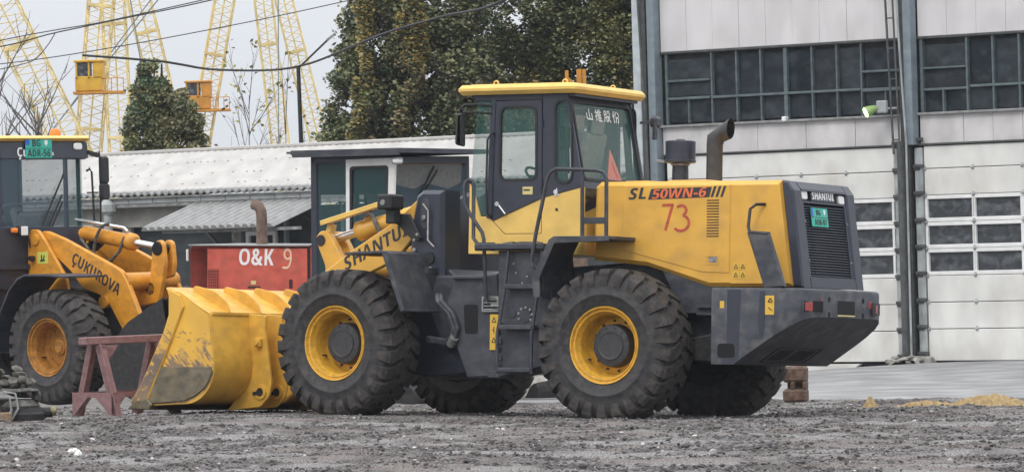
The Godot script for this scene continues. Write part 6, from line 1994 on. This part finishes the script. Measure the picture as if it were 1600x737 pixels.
# ---- trees ----
func leaf_mesh(seed_: int, size: float, count: int) -> ArrayMesh:
	var r := RandomNumberGenerator.new()
	r.seed = seed_
	var b := Build.new()
	for k in count:
		var bs := Basis.from_euler(V(r.randf_range(-1.2, 1.2), r.randf_range(0, TAU), r.randf_range(-0.8, 0.8)))
		var p := V(r.randf_range(-1, 1), r.randf_range(-1, 1), r.randf_range(-1, 1)) * size * 1.1
		var s := size * r.randf_range(0.7, 1.2)
		b.tri(p + bs * V(-s * 0.5, 0, 0), p + bs * V(0, -s * 0.1, s * 0.42), p + bs * V(s * 0.6, 0, 0))
		b.tri(p + bs * V(-s * 0.5, 0, 0), p + bs * V(s * 0.6, 0, 0), p + bs * V(0, -s * 0.1, -s * 0.42))
	return b.mesh()
func make_tree(called: String, label: String, foot: Vector3, height: float, lobes: Array, count: int, colors: Array, leaf: float, leaves_each: int, shell := 0.55, category := "tree"):
	var o := node(called, self, Transform3D(Basis(), foot))
	tag(o, label, category, "trees behind the shed")
	var b := Build.new()
	b.tube([V(0, 0, 0), V(0.05, height * 0.35, 0), V(-0.05, height * 0.7, 0.05), V(0, height, 0)], [0.22, 0.17, 0.1, 0.02], 8)
	obj("trunk", b, M.bark, o)
	b = Build.new()
	for l in lobes:
		var c: Vector3 = l[0]
		var y := clampf(c.y - 1.2, height * 0.15, height * 0.75)
		b.tube([V(0, y, 0), V(0, y, 0).lerp(c, 0.5) + V(0, 0.15, 0), c], [0.07, 0.05, 0.02], 5)
		for k in 5:
			var w := V(rng.randf_range(-1, 1), rng.randf_range(-0.6, 1), rng.randf_range(-1, 1)).normalized()
			b.tube([V(0, y, 0).lerp(c, rng.randf_range(0.4, 1.0)), c + w * l[1] * 0.75], [0.03, 0.008], 4)
	obj("limbs", b, M.bark, o)
	var at := []
	var col := []
	var total := 0.0
	for l in lobes: total += pow(l[1].length(), 2.0)
	for l in lobes:
		var n := int(count * pow(l[1].length(), 2.0) / total)
		var clumps := []
		for k in maxi(int(n / 34.0), 5):
			var w := V(rng.randf_range(-1, 1), rng.randf_range(-1, 1), rng.randf_range(-1, 1)).normalized() * lerpf(shell, 1.0, sqrt(rng.randf()))
			clumps.append([w, rng.randf(), rng.randf_range(0.75, 1.25)])
		for k in n:
			var c = clumps[rng.randi() % clumps.size()]
			var spread := V(rng.randfn(0, 0.12), rng.randfn(0, 0.1), rng.randfn(0, 0.12))
			var p: Vector3 = l[0] + (c[0] + spread) * l[1]
			at.append(Transform3D(Basis.from_euler(V(rng.randf_range(-0.5, 0.5), rng.randf_range(0, TAU), rng.randf_range(-0.5, 0.5))).scaled(Vector3.ONE * rng.randf_range(0.7, 1.2)), p))
			var base: Color = l[2] if l.size() > 2 and rng.randf() < 0.6 else colors[int(c[1] * colors.size()) % colors.size()]
			if rng.randf() < 0.15: base = colors[rng.randi() % colors.size()]
			col.append(base * c[2] * rng.randf_range(1.05, 1.55))
	var m := many("crown", leaf_mesh(called.length() + 7, leaf, leaves_each), at, col, M.leaf, o)
	m.set_meta("kind", "stuff")
func bare_tree(label: String, foot: Vector3, h: float, seed_: int, leaves: int):
	var r := RandomNumberGenerator.new()
	r.seed = seed_
	var o := node("bare_tree", self, Transform3D(Basis(), foot))
	tag(o, label, "tree", "nearly leafless trees")
	var b := Build.new()
	b.tube([V(0, 0, 0), V(0.05, h * 0.3, 0), V(-0.04, h * 0.6, 0), V(0.02, h, 0)], ([0.07, 0.05, 0.03, 0.008] if leaves == 0 else [0.03, 0.022, 0.015, 0.006]), 6)
	obj("trunk", b, M.bark_pale, o)
	b = Build.new()
	var tips := []
	for k in (46 if leaves == 0 else 14):
		var y := h * r.randf_range(0.3, 0.95)
		var d := V(r.randf_range(-1, 1), r.randf_range(0.9, 2.2), r.randf_range(-1, 1)).normalized() * h * r.randf_range(0.12, 0.3)
		var p := V(0, y, 0)
		b.tube([p, p + d * 0.5, p + d + V(0, 0.1, 0)], ([0.026, 0.018, 0.008] if leaves == 0 else [0.012, 0.009, 0.004]), 4, false)
		for j in 5:
			var q := p + d * r.randf_range(0.3, 1.0)
			var e := (d.normalized() + V(r.randf_range(-0.8, 0.8), r.randf_range(-0.1, 0.8), r.randf_range(-0.8, 0.8))).normalized() * h * r.randf_range(0.04, 0.13)
			b.tube([q, q + e], ([0.013, 0.005] if leaves == 0 else [0.006, 0.003]), 3, false)
			tips.append(q + e)
	obj("twigs", b, M.bark_pale, o)
	if leaves > 0:
		var at := []
		var col := []
		for k in leaves:
			at.append(Transform3D(Basis.from_euler(V(r.randf() * 6, r.randf() * 6, 0)), tips[r.randi() % tips.size()] + V(0, -0.03, 0)))
			col.append(Color(0.28, 0.25, 0.05) * r.randf_range(0.7, 1.2))
		many("leaves", leaf_mesh(5, 0.1, 2), at, col, M.leaf, o).set_meta("kind", "stuff")
func make_trees():
	var green := [Color(0.085, 0.105, 0.05), Color(0.12, 0.14, 0.065), Color(0.06, 0.078, 0.045), Color(0.16, 0.165, 0.075), Color(0.13, 0.12, 0.07)]
	var olive := [Color(0.13, 0.145, 0.062), Color(0.18, 0.18, 0.075), Color(0.09, 0.11, 0.052), Color(0.24, 0.205, 0.085), Color(0.075, 0.09, 0.048)]
	var gold := Color(0.3, 0.235, 0.08)
	var brown := Color(0.2, 0.15, 0.08)
	var g := -0.55
	# ivy-hung dark tree, left half of the big mass
	make_tree("ivy_tree", "tall dark evergreen tree hung with yellowing creeper left of the loader's cab", V(-2.2, g, -97), 10.0, [
		[V(-1.0, 4.3, 0), V(1.0, 0.9, 1.0)], [V(-1.1, 5.6, 0.1), V(0.75, 1.0, 0.9)], [V(-0.65, 6.9, 0), V(0.8, 1.1, 0.9)], [V(-0.4, 8.3, 0), V(0.9, 1.1, 0.9)], [V(0.5, 4.6, 0.2), V(1.1, 1.3, 1.0)], [V(0.7, 6.3, 0), V(1.2, 1.3, 1.0)], [V(0.8, 7.8, 0), V(1.2, 1.2, 1.0)], [V(1.4, 5.4, 0.3), V(0.9, 1.3, 0.9)],
		[V(-1.08, 4.6, 0.95), V(0.16, 0.6, 0.2), gold], [V(-0.96, 5.5, 0.95), V(0.2, 0.6, 0.2), gold], [V(-0.82, 6.6, 0.9), V(0.16, 0.7, 0.2), gold], [V(-0.85, 7.8, 0.95), V(0.2, 0.8, 0.2), gold], [V(-0.9, 5.0, 0.9), V(0.25, 0.7, 0.2), brown], [V(0.05, 4.9, 1.1), V(0.25, 0.5, 0.15), brown], [V(0.2, 5.9, 1.05), V(0.3, 0.4, 0.15), brown], [V(0.15, 6.9, 1.05), V(0.35, 0.9, 0.15), Color(0.228, 0.170, 0.051)], [V(-1.2, 3.9, 0.9), V(0.5, 0.25, 0.2), gold], [V(0.3, 4.1, 1.1), V(0.25, 0.5, 0.2), gold]], 27000, green, 0.092, 4, 0.5)
	make_tree("broad_tree", "tall olive green broadleaf tree filling the gap between cab and workshop", V(1.3, g, -99), 10.5, [
		[V(-1.4, 4.2, 0), V(1.1, 1.0, 1.0)], [V(-1.1, 5.7, 0), V(1.3, 1.3, 1.0)], [V(-0.9, 7.6, 0), V(1.2, 1.3, 1.0)], [V(0.3, 4.6, 0.3), V(1.2, 1.2, 1.0)], [V(0.4, 6.4, 0.2), V(1.3, 1.4, 1.0)], [V(0.5, 8.2, 0), V(1.2, 1.2, 1.0)], [V(1.6, 4.8, 0), V(1.1, 1.3, 1.0)], [V(1.7, 6.6, 0), V(1.1, 1.4, 1.0)], [V(1.6, 8.4, 0), V(1.0, 1.1, 1.0)], [V(-0.9, 5.6, 1.0), V(0.6, 0.6, 0.2), Color(0.280, 0.221, 0.068)]], 28000, olive, 0.092, 4, 0.5)
	make_tree("small_conifer", "small dark evergreen tree with a brownish right side rising behind the shed roof", V(-7.8, g, -101), 6.75, [
		[V(-0.22, 6.45, 0), V(0.32, 0.42, 0.3), Color(0.07, 0.11, 0.065)], [V(-0.3, 5.85, 0), V(0.45, 0.6, 0.4), Color(0.075, 0.115, 0.065)], [V(-0.42, 5.0, 0), V(0.5, 0.75, 0.5)], [V(0.15, 5.75, 0), V(0.4, 0.45, 0.4), Color(0.15, 0.14, 0.075)], [V(0.5, 5.45, 0.1), V(0.36, 0.5, 0.4), Color(0.14, 0.13, 0.075)], [V(0.35, 4.85, 0.1), V(0.65, 0.8, 0.5), Color(0.15, 0.14, 0.075)], [V(-0.5, 4.2, 0), V(0.5, 0.6, 0.5)], [V(0.35, 4.1, 0), V(0.75, 0.6, 0.5), Color(0.14, 0.13, 0.07)]], 9500, olive, 0.08, 4, 0.3)
	bare_tree("bare grey tree at the far left edge behind the orange loader's cab", V(-12.6, g, -110), 7.6, 3, 0)
	bare_tree("second bare grey tree right of the one at the left edge", V(-11.7, g, -111), 6.2, 8, 0)
	bare_tree("thin sapling with a few yellow leaves left of the utility pole", V(-5.75, g, -99), 5.9, 14, 50)
	bare_tree("low twiggy sapling close beside the utility pole", V(-4.95, g, -99), 5.4, 21, 25)


var loader := Transform3D()
var loader_front := Transform3D()
var facade := Transform3D()
var shed := Transform3D()
var excavator := Transform3D()
var orange_loader := Transform3D()
var trestle := Transform3D()
var meshes := {}

func turned(deg: float, lean := 0.0, roll := 0.0, at := Vector3()) -> Transform3D:   # x to the right and nearer by deg, nose lean and sideways roll in radians
	return Transform3D(Basis(Vector3.UP, -deg_to_rad(deg)) * Basis(V(0, 0, 1), -lean) * Basis(V(1, 0, 0), roll), at)

func _ready():
	rng.seed = 11
	noise.seed = 5
	noise.noise_type = FastNoiseLite.TYPE_SIMPLEX_SMOOTH
	noise.frequency = 0.1
	noise.fractal_octaves = 3
	# camera
	var cam := Camera3D.new()
	cam.name = "camera"
	cam.position = V(0, 1.8, 0)
	cam.rotation = V(0.0029, 0, -0.0275)
	cam.fov = rad_to_deg(2.0 * atan(368.5 / 7000.0))
	cam.near = 1.0
	cam.far = 900.0
	add_child(cam)
	# overcast sky, soft weak sun, thin haze
	var env := Environment.new()
	env.background_mode = Environment.BG_SKY
	var sm := ProceduralSkyMaterial.new()
	sm.sky_top_color = lin(3.1, 3.15, 3.2)
	sm.sky_horizon_color = lin(0.93, 0.97, 1.04)
	sm.sky_curve = 0.5
	sm.sky_energy_multiplier = 1.0
	sm.ground_bottom_color = lin(0.14, 0.135, 0.13)
	sm.ground_horizon_color = lin(0.3, 0.31, 0.33)
	sm.ground_energy_multiplier = 1.0
	sm.sun_angle_max = 1.0
	var sky := Sky.new()
	sky.sky_material = sm
	env.sky = sky
	env.tonemap_mode = Environment.TONE_MAPPER_LINEAR
	env.tonemap_exposure = 0.74
	env.fog_enabled = true
	env.fog_density = 0.00025
	env.fog_light_color = lin(0.6, 0.64, 0.7)
	env.sdfgi_enabled = true
	env.ssao_enabled = true
	env.ssil_enabled = true
	var we := WorldEnvironment.new()
	we.name = "world"
	we.environment = env
	add_child(we)
	var sun := DirectionalLight3D.new()
	sun.name = "sun"
	sun.light_color = Color(1.0, 0.985, 0.96)
	sun.light_energy = 0.5
	sun.light_angular_distance = 18.0
	sun.shadow_enabled = true
	sun.rotation = V(deg_to_rad(-44), deg_to_rad(-24), 0)
	add_child(sun)

	loader = turned(29.6, 0.019, -0.045, V(1.58472, -0.09132, -48.7967))
	loader_front = turned(35.7, 0.019, -0.045, V(0.12423, -0.0594, -49.62637))
	facade = turned(38.3, 0, 0, V(7.03297, -0.43567, -78.00681))
	shed = turned(39.0, 0, 0, V(-6.3318, 3.0654, -88.9967))
	excavator = turned(38.0, 0.025, 0, V(-1.64646, 1.34618, -60.00157))
	orange_loader = turned(42.0, 0, 0, V(-5.73545, -0.17587, -64.5442))
	trestle = Transform3D(Basis(Vector3.UP, 0.75), V(-4.9, ground_height(-4.9, -51.2) + 0.02, -51.1))
	make_materials()
	M.brown_void = plain(lin(0.03, 0.012, 0.004), 0.9)
	make_ground()
	make_workshop()
	make_shed()
	make_loader()
	make_excavator()
	make_orange_loader()
	make_small_things()
	make_cranes()
	make_cables()
	make_trees()
